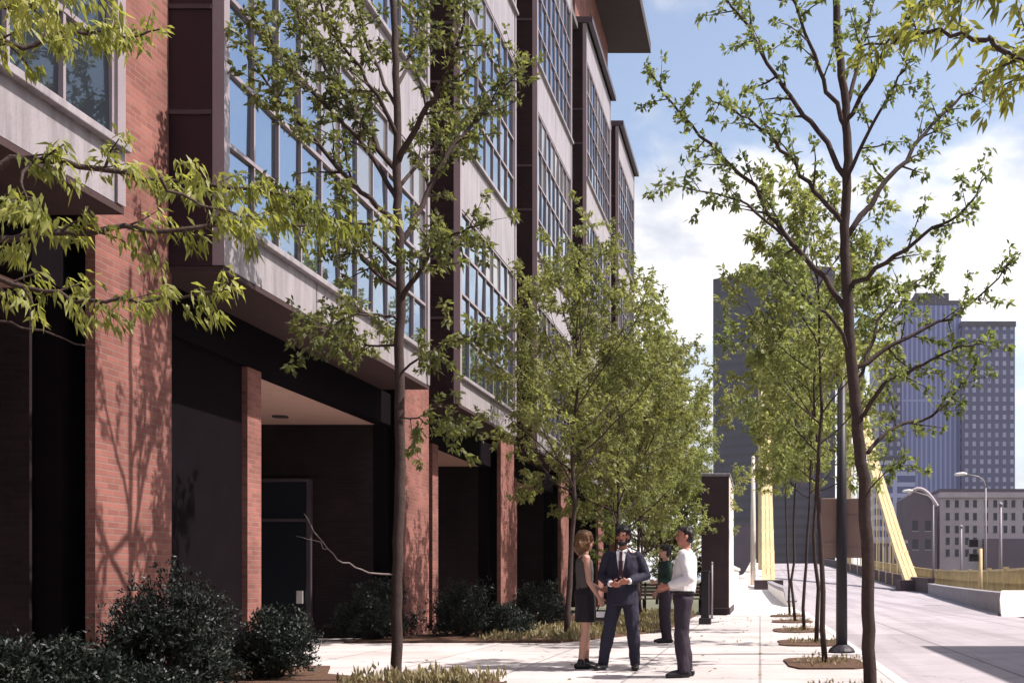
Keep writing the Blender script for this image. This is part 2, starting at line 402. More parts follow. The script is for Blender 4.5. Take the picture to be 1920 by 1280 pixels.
class MB:
    """collects shapes of one part; coordinates are world minus origin"""
    def __init__(s, origin=(0, 0, 0)):
        s.v, s.f, s.o = [], [], Vector(origin)
    def poly(s, pts):
        b = len(s.v)
        s.v += [tuple(Vector(p) - s.o) for p in pts]
        s.f.append(tuple(range(b, b + len(pts))))
        return s
    def box(s, x0, x1, y0, y1, z0, z1):
        b = len(s.v)
        for z in (z0, z1):
            for x, y in ((x0, y0), (x1, y0), (x1, y1), (x0, y1)):
                s.v.append(tuple(Vector((x, y, z)) - s.o))
        for q in ((0, 3, 2, 1), (4, 5, 6, 7), (0, 1, 5, 4), (1, 2, 6, 5), (2, 3, 7, 6), (3, 0, 4, 7)):
            s.f.append(tuple(b + i for i in q))
        return s
    def prism(s, pts, z0, z1):
        """upright prism over a counter-clockwise outline"""
        n = len(pts); b = len(s.v)
        for z in (z0, z1):
            for p in pts: s.v.append(tuple(Vector((p[0], p[1], z)) - s.o))
        s.f.append(tuple(b + n - 1 - i for i in range(n))); s.f.append(tuple(b + n + i for i in range(n)))
        for i in range(n):
            j = (i + 1) % n
            s.f.append((b + i, b + j, b + n + j, b + n + i))
        return s
    def tube(s, pts, rad, n=8, cap=True, flat=None):
        """round (or flattened) bar along a path"""
        pts = [Vector(p) - s.o for p in pts]
        if not hasattr(rad, '__len__'): rad = [rad] * len(pts)
        b0 = len(s.v); ref = None
        for i, p in enumerate(pts):
            t = (pts[min(i + 1, len(pts) - 1)] - pts[max(i - 1, 0)])
            if t.length < 1e-9: t = Vector((0, 0, 1))
            t.normalize()
            if ref is None:
                ref = t.orthogonal().normalized() if flat is None else Vector(flat)
            u = (ref - t * ref.dot(t)); u.normalize(); ref = u
            w = t.cross(u)
            for k in range(n):
                a = 2 * math.pi * k / n
                s.v.append(tuple(p + (u * math.cos(a) + w * math.sin(a)) * rad[i]))
        for i in range(len(pts) - 1):
            for k in range(n):
                k2 = (k + 1) % n
                s.f.append((b0 + i * n + k, b0 + i * n + k2, b0 + (i + 1) * n + k2, b0 + (i + 1) * n + k))
        if cap:
            s.f.append(tuple(b0 + n - 1 - k for k in range(n)))
            e = b0 + (len(pts) - 1) * n
            s.f.append(tuple(e + k for k in range(n)))
        return s
    def bar(s, a, b, w, h):
        """square bar of width w (sideways) and height h between two points"""
        a, b = Vector(a), Vector(b)
        t = (b - a).normalized()
        up = Vector((0, 0, 1)) if abs(t.z) < 0.95 else Vector((0, 1, 0))
        u = t.cross(up).normalized() * (w / 2); v = u.cross(t).normalized() * (h / 2)
        k = len(s.v)
        for p in (a, b):
            for q in (-u - v, u - v, u + v, -u + v): s.v.append(tuple(p + q - s.o))
        for q in ((3, 2, 1, 0), (4, 5, 6, 7), (0, 1, 5, 4), (1, 2, 6, 5), (2, 3, 7, 6), (3, 0, 4, 7)):
            s.f.append(tuple(k + i for i in q))
        return s
    def build(s, name, mat, parent=None, smooth=False, bevel=0.0):
        me = bpy.data.meshes.new(name)
        me.from_pydata(s.v, [], s.f)
        me.materials.append(mat)
        if smooth:
            me.polygons.foreach_set('use_smooth', [True] * len(me.polygons))
        me.update()
        o = bpy.data.objects.new(name, me)
        col.objects.link(o)
        if parent is not None:
            o.parent = parent
        else:
            o.location = s.o
        if bevel:
            bm = o.modifiers.new('edge', 'BEVEL'); bm.width = bevel; bm.segments = 2; bm.limit_method = 'ANGLE'
        return o

def copy_tree(o, parent=None):
    c = o.copy(); col.objects.link(c); c.parent = parent
    for ch in o.children: copy_tree(ch, c)
    return c

# ------------------------------------------------------------------ the setting
PROF = [(-80, 0), (33, 0), (45, 0.0), (60, 0.04), (75, 0.12), (89, 0.26), (105, 0.72), (120, 1.2), (150, 2.2), (180, 3.2), (230, 4.6), (300, 5.0)]
def lerp(tab, y):
    for (a, b), (c, d) in zip(tab, tab[1:]):
        if y <= c:
            return b + (d - b) * max(0.0, (y - a) / (c - a))
    return tab[-1][1]
def prof(y): return lerp(PROF, y)
LEFT_EDGE = [(-80, 1.60), (33, 1.60), (43, 1.45), (89, 0.95), (300, 0.95)]      # kerb line of the road
RIGHT_EDGE = [(-80, 8.3), (34, 8.3), (38.6, 8.75), (80, 12.6), (89, 12.75), (300, 12.75)]
YS = [-40, -10, 0, 5, 10, 15, 20, 26, 33, 36, 38.6, 43, 50, 60, 70, 80, 89, 97, 105, 112, 120, 135, 150, 165, 180, 205, 230, 265, 300]

def strip(name, mat, left, right, dz, ys):
    b = MB()
    for a, c in zip(ys, ys[1:]):
        b.poly([(left(a), a, prof(a) + dz), (right(a), a, prof(a) + dz), (right(c), c, prof(c) + dz), (left(c), c, prof(c) + dz)])
    return tag(b.build(name, mat), kind='structure')

g = MB()
gx = [-1200, -400, -60, 60, 400, 1200]; gy = [-100, -40, 60, 300, 700, 1400]
for x0, x1 in zip(gx, gx[1:]):
    for y0, y1 in zip(gy, gy[1:]):
        g.poly([(x0, y0, -0.3), (x1, y0, -0.3), (x1, y1, -0.3), (x0, y1, -0.3)])
tag(g.build('ground', M['earth']), kind='structure')
strip('road', M['road'], lambda y: lerp(LEFT_EDGE, y) - 0.02, lambda y: lerp(RIGHT_EDGE, y), -0.12, YS)
strip('sidewalk', M['walk'], lambda y: -11.0, lambda y: 1.45, 0.0, [-40, 0, 10, 20, 33.0])
strip('bridge_walk', M['deck'], lambda y: -1.02, lambda y: lerp(LEFT_EDGE, y) - 0.15, 0.0, [33.0] + [y for y in YS if y > 33.0])
k = MB()
kys = [y for y in YS if y <= 36]
for a, c in zip(kys, kys[1:]):
    k.box(1.45, lerp(LEFT_EDGE, a), a, c, -0.29, 0.006)
tag(k.build('kerb', M['kerb'], bevel=0.012), kind='structure')
strip('far_sidewalk', M['walk'], lambda y: 8.3, lambda y: 16.0, 0.0, [-40, 0, 20, 33])
for nm, pts in (('planting_bed', [(-7.2, 1.0), (-2.55, 1.0), (-2.7, 11.3), (-4.2, 11.75), (-5.0, 12.3), (-5.4, 13.4), (-7.2, 13.6)]),
                ('planting_bed', [(-7.3, 18.7), (-3.5, 18.75), (-2.75, 20.6), (-2.1, 22.6), (-1.95, 26), (-1.95, 33), (-7.3, 33)])):
    tag(MB().prism(pts, -0.05, 0.035).build(nm, M['mulch']), kind='structure')

# ------------------------------------------------------------------ the brick office building
BX = -6.10            # front of the glazed bays
PX = -6.73            # front of the brick piers
BAYS = [(2.2, 10.25, 11), (12.14, 19.70, 11), (21.70, 26.70, 7), (29.2, 34.6, 8), (37.5, 43.6, 9), (46.0, 51.8, 8)]
PIERS = [(0.4, 2.0), (10.80, 12.20), (20.20, 21.68), (27.70, 29.20), (36.05, 37.5), (44.4, 45.9)]
SPAN = [(4.68, 5.20), (8.70, 10.0), (14.0, 15.2), (19.4, 20.65)]
O = Vector((-8.0, 26.0, 0.0))
bld = empty('office_building', O)
tag(bld, 'long red brick office building with projecting glass bays lining the left of the walk', 'building')
def part(name, mb, mat, parent=None, **kw):
    return mb.build(name, mat, parent or bld, **kw)
rng = random.Random(3)

for (a, c) in PIERS:
    part('pier', MB(O).box(PX - 0.1, PX, a, c, -0.05, 20.9), M['brick'])
for bi, (s, e, n) in enumerate(BAYS):
    # sides and underside of the bay
    for y0, y1 in ((s, s + 0.12), (e - 0.12, e)):
        part('bay_side', MB(O).box(-8.55, BX - 0.13, y0, y1, 4.68, 20.64), M['brown_panel'] if bi < 2 else M['shaded_brick'])
        q = MB(O)
        q.box(BX - 0.13, BX + 0.004, y0 - 0.004, y1 + 0.004, 4.69, 20.64)
        part('corner_post', q, M['frame'])
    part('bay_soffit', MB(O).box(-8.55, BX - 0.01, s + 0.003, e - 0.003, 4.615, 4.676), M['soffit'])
    part('parapet_cap', MB(O).box(-8.5, BX + 0.22, s - 0.05, e + 0.05, 20.65, 20.86), M['frame_dark'], bevel=0.01)
    # return frames on the near side of the bay
    for (z0, z1), (z2, z3) in zip(SPAN, SPAN[1:]):
        for zz in (z1 + 1.2, z1 + 2.4):
            part('return_rail', MB(O).box(-8.0, BX - 0.14, s - 0.02, s - 0.002, zz, zz + 0.05), M['frame_dark'])
    for (z0, z1) in SPAN:
        q = MB(O)
        L = e - s - 0.28
        m = max(2, round(L / 2.1))
        for i in range(m):
            a = s + 0.14 + L * i / m; c = s + 0.14 + L * (i + 1) / m
            q.box(BX - 0.12, BX - 0.012, a + 0.011, c - 0.011, z0 + 0.004, z1 - 0.004)
        part('spandrel', q, M['panel'])
        part('sill', MB(O).box(BX - 0.14, BX + 0.07, s + 0.004, e - 0.004, z1, z1 + 0.075), M['panel'], bevel=0.008)
    for (z0, z1), (z2, z3) in zip(SPAN, SPAN[1:]):
        a, c = s + 0.14, e - 0.14
        lo, hi = z1 + 0.075, z2
        q = MB(O)
        for i in range(n + 1):
            y = a + (c - a) * i / n
            q.box(BX - 0.09, BX - 0.03, y - 0.018, y + 0.018, lo, hi)
        rows = 4
        for j in range(1, rows):
            z = lo + (hi - lo) * j / rows
            q.box(BX - 0.088, BX - 0.022, a + 0.019, c - 0.019, z - 0.024, z + 0.024)
        q.box(BX - 0.089, BX - 0.024, a + 0.019, c - 0.019, hi - 0.05, hi - 0.002)
        w = part('window', q, M['frame'])
        gq = MB(O)
        for i in range(n):
            for j in range(rows):
                y0 = a + (c - a) * i / n + 0.01; y1 = a + (c - a) * (i + 1) / n - 0.01
                zl = lo + (hi - lo) * j / rows + 0.01; zh = lo + (hi - lo) * (j + 1) / rows - 0.01
                t1, t2 = rng.gauss(0, 0.0045), rng.gauss(0, 0.0045)
                gq.poly([(BX - 0.07 - t1 - t2, y0, zl), (BX - 0.07 + t1 - t2, y1, zl), (BX - 0.07 + t1 + t2, y1, zh), (BX - 0.07 - t1 + t2, y0, zh)])
        go = part('glass', gq, M['glass_dim'] if bi == 0 else M['glass'], w)
        go.data.materials.append(M['blind'])
        for i in range(n):
            top = rng.choice((0, 0, 0, 1, 1, 2)) if bi else 0
            for j in range(rows):
                if j >= rows - top: go.data.polygons[i * rows + j].material_index = 1

# storeys behind, top storey under the big eave
part('core_wall', MB(O).box(-9.2, -8.62, 0.4, 52.0, 4.3, 20.6), M['brick'])
part('end_wall', MB(O).box(-20.0, -7.0, 51.85, 52.2, -0.05, 20.62), M['brick'])
UX = -7.45
part('terrace', MB(O).box(-9.0, -6.4, 0.4, 52.2, 20.42, 20.62), M['roof'])
q = MB(O)
segs = []
y = 0.4
for (s, e, n) in BAYS:
    m = 3 if e - s > 6.5 else 2
    for i in range(m):
        segs.append((s + 0.4 + (e - s - 0.8) * i / m + 0.25, s + 0.4 + (e - s - 0.8) * (i + 1) / m - 0.25))
for a, c in segs:
    q.box(UX - 0.4, UX, y, a, 20.62, 27.2); q.box(UX - 0.4, UX, a + 0.001, c - 0.001, 20.62, 21.5); q.box(UX - 0.4, UX, a + 0.001, c - 0.001, 26.0, 27.2)
    y = c
q.box(UX - 0.4, UX, y, 52.2, 20.62, 27.2)
part('top_storey_wall', q, M['brick'])
for a, c in segs:
    f = MB(O)
    for yy in (a, (a + c) / 2 - 0.03, c - 0.06): f.box(UX - 0.2, UX - 0.08, yy, yy + 0.06, 21.5, 26.0)
    for zz in (21.5, 23.0, 24.5, 25.94): f.box(UX - 0.19, UX - 0.09, a + 0.06, c - 0.06, zz, zz + 0.06)
    w = part('top_window', f, M['frame'])
    part('glass', MB(O).poly([(UX - 0.15, a, 21.5), (UX - 0.15, c, 21.5), (UX - 0.15, c, 26.0), (UX - 0.15, a, 26.0)]), M['glass'], w)
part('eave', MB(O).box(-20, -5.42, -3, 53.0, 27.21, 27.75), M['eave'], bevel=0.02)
part('roof', MB(O).box(-20, -5.6, -2.8, 52.8, 27.76, 28.0), M['roof'])

# ground floor: wall coloured near-black for its shade behind the piers, a ceilinged recess in every bay
GX = -7.05
ends = [(2.0, 10.72)] + [(PIERS[i][1], PIERS[i + 1][0]) for i in range(1, 5)] + [(45.9, 51.85)]
for bi, ((s, e, n), (w0, w1)) in enumerate(zip(BAYS, ends)):
    r0 = w0 + (2.35 if e - s > 7 else 1.1); r1 = w1 - 0.02
    part('ground_wall', MB(O).box(-11.0, GX - 0.02, w0 - 1.4, r0, -0.05, 4.61), M['shade_wall'])
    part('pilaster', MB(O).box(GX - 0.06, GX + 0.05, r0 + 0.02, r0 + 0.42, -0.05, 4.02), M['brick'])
    part('fascia', MB(O).box(GX - 0.2, GX + 0.06, w0 + 0.02, r1, 4.025, 4.61), M['shade_wall'])
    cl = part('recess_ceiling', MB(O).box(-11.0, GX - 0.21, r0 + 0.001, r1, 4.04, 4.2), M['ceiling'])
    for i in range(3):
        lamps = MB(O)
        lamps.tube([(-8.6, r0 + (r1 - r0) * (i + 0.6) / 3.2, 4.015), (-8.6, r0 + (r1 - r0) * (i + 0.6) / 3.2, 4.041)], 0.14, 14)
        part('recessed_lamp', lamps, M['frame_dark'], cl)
    part('back_wall', MB(O).box(-11.3, -11.0, r0, r1, -0.05, 4.6), M['shaded_brick'])
    part('jamb_wall', MB(O).box(-11.0, PX - 0.6, r1 + 0.001, w1 + 0.02, -0.05, 4.6), M['shaded_brick'])
    f = MB(O)
    a = r0 + 0.3; c = r1 - 0.4
    nn = max(2, round((c - a) / 1.05))
    for i in range(nn + 1):
        yy = a + (c - a) * i / nn
        f.box(-10.99, -10.88, yy - 0.035, yy + 0.035, 0.0, 3.3)
    for zz in (0.02, 2.2, 3.24):
        f.box(-10.985, -10.885, a + 0.036, c - 0.036, zz, zz + 0.06)
    w = part('shopfront', f, M['frame_dark'])
    part('glass', MB(O).poly([(-10.93, a, 0.0), (-10.93, c, 0.0), (-10.93, c, 3.3), (-10.93, a, 3.3)]), M['dark_glass'], w)
    if bi == 1:
        f = MB(O)
        for xx in (-10.6, -9.55, -8.5): f.box(xx - 0.04, xx + 0.04, r1 - 0.10, r1 - 0.003, 0.0, 3.0)
        for zz in (0.01, 2.2, 2.95): f.box(-10.56, -8.54, r1 - 0.098, r1 - 0.005, zz, zz + 0.06)
        dr = part('glass_door', f, M['frame_dark'])
        part('glass', MB(O).poly([(-10.6, r1 - 0.05, 0.0), (-8.5, r1 - 0.05, 0.0), (-8.5, r1 - 0.05, 3.0), (-10.6, r1 - 0.05, 3.0)]), M['dark_glass'], dr)
        part('notice', MB(O).box(-8.72, -8.60, r1 - 0.12, r1 - 0.101, 0.66, 0.90), M['white_conc'], dr)
    d = MB(O)
    yy = a + (c - a) * (1.0 if nn < 3 else 2.0) / nn
    d.tube([(-10.84, yy - 0.12, 0.9), (-10.84, yy - 0.12, 1.5)], 0.02, 8)
    part('door_handle', d, M['lamp_metal'], w)

# unseen building, added across the street to cast the shadow on the road
AO = Vector((9.3, 4.0, 0))
opp = empty('shadow_building', AO)
tag(opp, 'unseen tan brick building added beyond the right edge to cast the shadow on the road', 'building')
q = MB(AO)
q.box(9.32, 21.0, -22.0, 19.98, -0.05, 8.5)
part('wall', q, M['tan_brick'], opp)
part('cornice', MB(AO).box(9.2, 21.1, -22.1, 20.02, 8.5, 8.78), M['cream'], opp)
for fl in range(2):
    for i in range(5):
        y0 = -1.5 + i * 4.3; z0 = 1.0 + fl * 3.5
        w = part('window', MB(AO).box(9.26, 9.318, y0, y0 + 1.6, z0, z0 + 0.08).box(9.26, 9.318, y0, y0 + 1.6, z0 + 1.9, z0 + 2.0).box(9.262, 9.318, y0, y0 + 0.07, z0 + 0.081, z0 + 1.899).box(9.262, 9.318, y0 + 1.53, y0 + 1.6, z0 + 0.081, z0 + 1.899), M['cream'], opp)
        part('glass', MB(AO).poly([(9.30, y0, z0), (9.30, y0, z0 + 1.95), (9.30, y0 + 1.6, z0 + 1.95), (9.30, y0 + 1.6, z0)]), M['dark_glass'], w)

# ------------------------------------------------------------------ trees
class Skel:
    def __init__(s, seed):
        s.rng = random.Random(seed); s.lines = []; s.nodes = []
    def rv(s, a=1.0):
        return Vector((s.rng.gauss(0, a), s.rng.gauss(0, a), s.rng.gauss(0, a)))
    def leaves_along(s, pts, f0, step, jit=0.03):
        """leaf nodes along the outer part of a twig"""
        acc = 0.0; tot = sum((b - a).length for a, b in zip(pts, pts[1:])); run = 0.0
        for a, b in zip(pts, pts[1:]):
            d = (b - a); l = d.length
            if l < 1e-6: continue
            t = 0.0
            while t < l:
                if (run + t) / tot >= f0:
                    s.nodes.append((a + d * (t / l) + s.rv(jit), d / l))
                t += step * s.rng.uniform(0.6, 1.5)
            run += l
        s.nodes.append((pts[-1], (pts[-1] - pts[-2]).normalized()))
    def limb(s, p, d, L, r, lvl, top, up=0.12, wig=0.16, kids=(5, 7), step=0.085, spread=(32, 62), f0=0.1, shrink=0.5):
        n = max(3, int(L / 0.22)) if lvl < top else max(2, int(L / 0.15))
        pts = [Vector(p)]; dd = Vector(d).normalized()
        for i in range(n):
            dd = (dd + s.rv(wig) * 0.6 + Vector((0, 0, up * (0.6 if lvl < top else 0.1)))).normalized()
            pts.append(pts[-1] + dd * (L / n))
        rad = [r * (1 - 0.72 * i / n) for i in range(n + 1)]
        s.lines.append((pts, rad))
        if lvl >= top:
            s.leaves_along(pts, f0, step)
            return
        s.children(pts, rad, L, lvl, top, up, wig, kids, step, spread, f0, shrink)
    def children(s, pts, rad, L, lvl, top, up, wig, kids, step, spread, f0, shrink, t0=0.25):
        m = s.rng.randint(*kids); az = s.rng.uniform(0, 6.28)
        for k in range(m):
            t = t0 + (0.97 - t0) * (k + s.rng.uniform(0.2, 0.8)) / m
            x = t * (len(pts) - 1); i = min(int(x), len(pts) - 2)
            q = pts[i].lerp(pts[i + 1], x - i)
            ax = (pts[i + 1] - pts[i]).normalized()
            o = ax.orthogonal().normalized(); o.rotate(Matrix.Rotation(az, 3, ax)); az += 2.4 + s.rng.uniform(-0.4, 0.4)
            an = R(s.rng.uniform(*spread))
            dd = ax * math.cos(an) + o * math.sin(an)
            s.limb(q, dd, L * shrink * s.rng.uniform(0.7, 1.25) * (1.15 - 0.5 * t), max(0.003, rad[i] * 0.55), lvl + 1, top, up, wig, kids, step, spread, f0, shrink)
        if lvl + 1 >= top:
            s.leaves_along(pts, 0.55, step * 1.3)

def spray_mesh(name, nodes, mat, parent, origin, k=6, ll=0.09, lw=0.03, droop=0.5, spread=0.9, seed=0, keep=1.0):
    """many separate small leaves, a loose tuft at every node"""
    rs = np.random.RandomState(seed)
    p = np.array([tuple(a) for a, _ in nodes]); d = np.array([tuple(b) for _, b in nodes])
    if keep < 1.0:
        m = rs.rand(len(p)) < keep; p, d = p[m], d[m]
    n = len(p) * k
    p = np.repeat(p, k, 0); d = np.repeat(d, k, 0)
    v = d * 0.5 + rs.normal(0, spread, (n, 3)) * 0.75
    v[:, 2] -= droop
    v /= np.linalg.norm(v, axis=1)[:, None] + 1e-9
    b = p + rs.normal(0, 0.018, (n, 3))
    l = ll * rs.uniform(0.55, 1.3, (n, 1)); w = lw * rs.uniform(0.7, 1.25, (n, 1))
    s = np.cross(v, rs.normal(0, 1, (n, 3))); s /= np.linalg.norm(s, axis=1)[:, None] + 1e-9
    tip = b + v * l; tip[:, 2] -= droop * 0.25 * l[:, 0]
    mid = b + v * l * 0.45
    V = np.stack([b, mid - s * w / 2, tip, mid + s * w / 2], 1).reshape(-1, 3) - np.array(tuple(origin))
    me = bpy.data.meshes.new(name)
    me.vertices.add(len(V)); me.vertices.foreach_set('co', V.ravel())
    me.loops.add(n * 4); me.loops.foreach_set('vertex_index', np.arange(n * 4))
    me.polygons.add(n); me.polygons.foreach_set('loop_start', np.arange(0, n * 4, 4))
    me.update(calc_edges=True)
    me.materials.append(mat)
    o = bpy.data.objects.new(name, me); col.objects.link(o); o.parent = parent
    return o

def tree_parts(root, sk, bark, leaf, n=6, **kw):
    org = root.location
    mb = MB(org)
    for pts, rad in sk.lines:
        mb.tube(pts, rad, n=n if rad[0] > 0.012 else 4, cap=rad[0] > 0.02)
    mb.build('trunk', bark, root, smooth=True)
    spray_mesh('crown', sk.nodes, leaf, root, org, **kw)

def px_line(pts, z, dz=0.0, sub=3, seed=0, wob=0.0):
    """limb seen in the photo, given its own depth: it starts at z and runs dz deeper"""
    r = random.Random(seed); n = len(pts); out = []
    for i, (x, y) in enumerate(pts):
        f = i / max(1, n - 1)
        out.append(P(x, y, z + dz * f))
    res = []
    for i in range(n - 1):
        p0 = out[max(i - 1, 0)]; p1 = out[i]; p2 = out[i + 1]; p3 = out[min(i + 2, n - 1)]
        for s in range(sub):
            t = s / sub
            q = 0.5 * ((2 * p1) + (p2 - p0) * t + (2 * p0 - 5 * p1 + 4 * p2 - p3) * t * t + (3 * p1 - p0 - 3 * p2 + p3) * t ** 3)
            res.append(q + Vector((r.gauss(0, wob), r.gauss(0, wob), r.gauss(0, wob))))
    res.append(out[-1])
    return res

def hero(name, z, trunk, r_trunk, limbs, seed, kids=(6, 8), twig=0.55, **kw):
    """a near tree: trunk and main limbs placed one by one, twigs grown from them"""
    sk = Skel(seed)
    tl = px_line(trunk, z, 0.0, 4, seed, 0.006)
    n = len(tl)
    sk.lines.append((tl, [r_trunk * (1 - 0.52 * (i / (n - 1)) ** 1.2) + (0.02 if i == 0 else 0) for i in range(n)]))
    for j, (pts, dz, r) in enumerate(limbs):
        ll = px_line(pts, z, dz, 4, seed + j, 0.012)
        m = len(ll)
        rad = [r * (1 - 0.78 * i / (m - 1)) for i in range(m)]
        sk.lines.append((ll, rad))
        L = sum((b - a).length for a, b in zip(ll, ll[1:]))
        kk = (max(3, int(L * kids[0] / 1.7)), max(4, int(L * kids[1] / 1.7)))
        sk.children(ll, rad, twig / 0.5, 1, 2, 0.1, 0.2, kk, kw.get('step', 0.075), (30, 65), 0.08, 0.5, t0=0.22)
    return sk

# -- the near tree of the right-hand row: bare trunk, thin ascending limbs
ZR = 10.3
sk = hero('street_tree', ZR,
    [(1633, 1305), (1628, 1180), (1627, 1050), (1618, 900), (1606, 780), (1597, 690), (1591, 600), (1586, 500), (1584, 400), (1589, 300), (1584, 200), (1572, 80), (1566, -60), (1570, -200)], 0.066,
    [([(1592, 590), (1545, 520), (1470, 440), (1410, 350), (1330, 272), (1262, 200), (1212, 122)], 0.7, 0.034),
     ([(1470, 440), (1400, 385), (1330, 360), (1240, 345)], -0.7, 0.016),
     ([(1586, 420), (1540, 372), (1490, 310), (1440, 255), (1390, 215), (1335, 190)], -0.9, 0.028),
     ([(1584, 330), (1535, 250), (1480, 180), (1430, 100), (1395, 40), (1350, -20), (1320, -80)], 0.9, 0.030),
     ([(1586, 240), (1545, 150), (1510, 60), (1480, -30), (1465, -120)], -0.6, 0.026),
     ([(1588, 200), (1612, 110), (1635, 10), (1655, -90)], 0.6, 0.024),
     ([(1588, 230), (1650, 120), (1700, 40), (1745, -50)], -0.8, 0.024),
     ([(1588, 440), (1650, 360), (1712, 280), (1760, 220), (1820, 170), (1875, 140)], 0.9, 0.030),
     ([(1585, 350), (1620, 260), (1675, 160), (1710, 110)], -0.9, 0.022),
     ([(1594, 540), (1660, 495), (1730, 440), (1800, 400), (1850, 330)], -0.8, 0.026),
     ([(1600, 700), (1660, 655), (1740, 615), (1820, 570), (1905, 480)], 0.5, 0.026),
     ([(1612, 790), (1660, 720), (1715, 690), (1780, 655), (1850, 640)], -0.8, 0.024),
     ([(1622, 850), (1680, 800), (1745, 780), (1800, 725), (1835, 670)], 0.8, 0.022),
     ([(1600, 730), (1650, 600), (1700, 540), (1760, 500)], 1.1, 0.02),
     ([(1597, 660), (1545, 585), (1490, 545), (1455, 500)], -1.0, 0.022),
     ([(1626, 920), (1665, 880), (1700, 860)], -0.5, 0.012)], 11, kids=(7, 9), twig=0.42, step=0.115)
root = empty('street_tree', P(1633, 1305, ZR) * 1.0)
root.location.z = 0.0
tag(root, 'nearest tree in the kerbside row, thin dark trunk and open crown against the sky', 'tree', 'street trees along the kerb')
tree_parts(root, sk, M['bark'], M['leaf'], n=9, k=10, ll=0.072, lw=0.033, droop=0.3, spread=1.1, seed=1)

# -- the near tree on the building side
ZL = 11.5
sk = hero('street_tree', ZL,
    [(743, 1290), (744, 1180), (746, 1050), (750, 900), (749, 760), (750, 640), (752, 545), (748, 440), (745, 340), (746, 240), (743, 140), (738, 40), (735, -60), (738, -180)], 0.060,
    [([(751, 560), (790, 505), (812, 470), (850, 440), (905, 420)], -1.71, 0.030),
     ([(750, 555), (705, 510), (660, 470), (600, 440)], 1.14, 0.024),
     ([(748, 460), (790, 385), (838, 290), (895, 225), (955, 150), (990, 100)], 1.14, 0.034),
     ([(746, 330), (700, 260), (650, 190), (600, 110), (565, 40), (540, -40)], 1.71, 0.034),
     ([(747, 420), (690, 370), (630, 310), (570, 240), (510, 170), (470, 100)], -1.71, 0.032),
     ([(746, 300), (790, 220), (830, 150), (862, 70), (880, -20)], -1.52, 0.034),
     ([(744, 200), (700, 110), (670, 20), (650, -80)], 0.95, 0.022),
     ([(747, 380), (700, 300), (640, 225), (560, 150), (500, 70), (470, 10)], 0.66, 0.030),
     ([(745, 260), (690, 150), (620, 60), (590, -40)], -0.95, 0.026),
     ([(746, 350), (800, 290), (850, 250), (900, 190)], 1.90, 0.022),
     ([(743, 170), (780, 80), (805, -20)], 1.52, 0.022),
     ([(748, 500), (680, 440), (610, 400), (540, 380), (480, 350)], 1.71, 0.022),
     ([(750, 600), (700, 590), (640, 600), (590, 640)], -1.14, 0.018),
     ([(751, 640), (690, 650), (640, 620), (560, 590)], 1.52, 0.016),
     ([(750, 700), (800, 660), (850, 640), (930, 620)], -0.95, 0.014),
     ([(749, 780), (800, 790), (850, 810)], -0.95, 0.012)], 23, kids=(10, 12), twig=0.5, step=0.105)
root = empty('street_tree', (P(743, 1290, ZL).x, ZL, 0.0))
tag(root, 'young tree with straight dark trunk before the second brick pier, crown across the windows', 'tree', 'street trees beside the building')
tree_parts(root, sk, M['bark'], M['leaf'], n=9, k=11, ll=0.078, lw=0.036, droop=0.35, spread=1.1, seed=2)
tw = MB(root.location)
tw.tube(px_line([(744, 1076), (705, 1074), (655, 1056), (615, 1030), (570, 962)], ZL, -0.5, 4, 3, 0.01), [0.012 - 0.0005 * i for i in range(17)], 6)
tw.tube(px_line([(615, 1030), (590, 1012), (555, 1005)], ZL - 0.35, -0.1, 3, 5, 0.008), [0.006 - 0.0006 * i for i in range(7)], 5)
tw.build('dead_branch', M['bark_pale'], root, smooth=True)

# -- the tree just outside the left edge whose boughs hang into the picture
ZN = 5.6
sk = hero('street_tree', ZN,
    [(-190, 1480), (-195, 1100), (-190, 700), (-200, 400), (-190, 150), (-200, -200), (-190, -600)], 0.08,
    [([(-190, 210), (-80, 110), (40, 85), (130, 60), (210, 70), (300, 55)], 0.5, 0.020),
     ([(-190, 60), (-60, 10), (30, 15), (90, -10), (170, -40)], -0.4, 0.018),
     ([(-190, 420), (-60, 330), (60, 300), (180, 320), (300, 338), (430, 352), (560, 372), (625, 420)], 0.9, 0.024),
     ([(-190, 560), (-60, 470), (60, 440), (200, 432), (330, 432), (480, 415), (620, 425), (740, 405)], 1.3, 0.024),
     ([(-190, 640), (-60, 530), (50, 540), (170, 560), (300, 562), (440, 540)], 0.3, 0.020),
     ([(300, 338), (380, 390), (470, 400), (560, 395)], 0.9, 0.010),
     ([(60, 300), (40, 350), (80, 400), (60, 440)], -0.3, 0.010)], 31, kids=(9, 12), twig=0.21, step=0.04)
ll = px_line([(-190, 640), (-80, 590), (20, 605), (100, 628), (175, 655)], ZN, 0.2, 4, 3, 0.006)
sk.lines.append((ll, [0.012 - 0.0005 * i for i in range(len(ll))]))
root = empty('street_tree', (P(-190, 1480, ZN).x, ZN, 0.0))
tag(root, 'tree at the left edge with drooping bright green boughs hanging across the brick pier', 'tree', 'street trees beside the building')
tree_parts(root, sk, M['bark'], M['leaf_young'], n=8, k=7, ll=0.075, lw=0.021, droop=0.9, spread=0.7, seed=3)

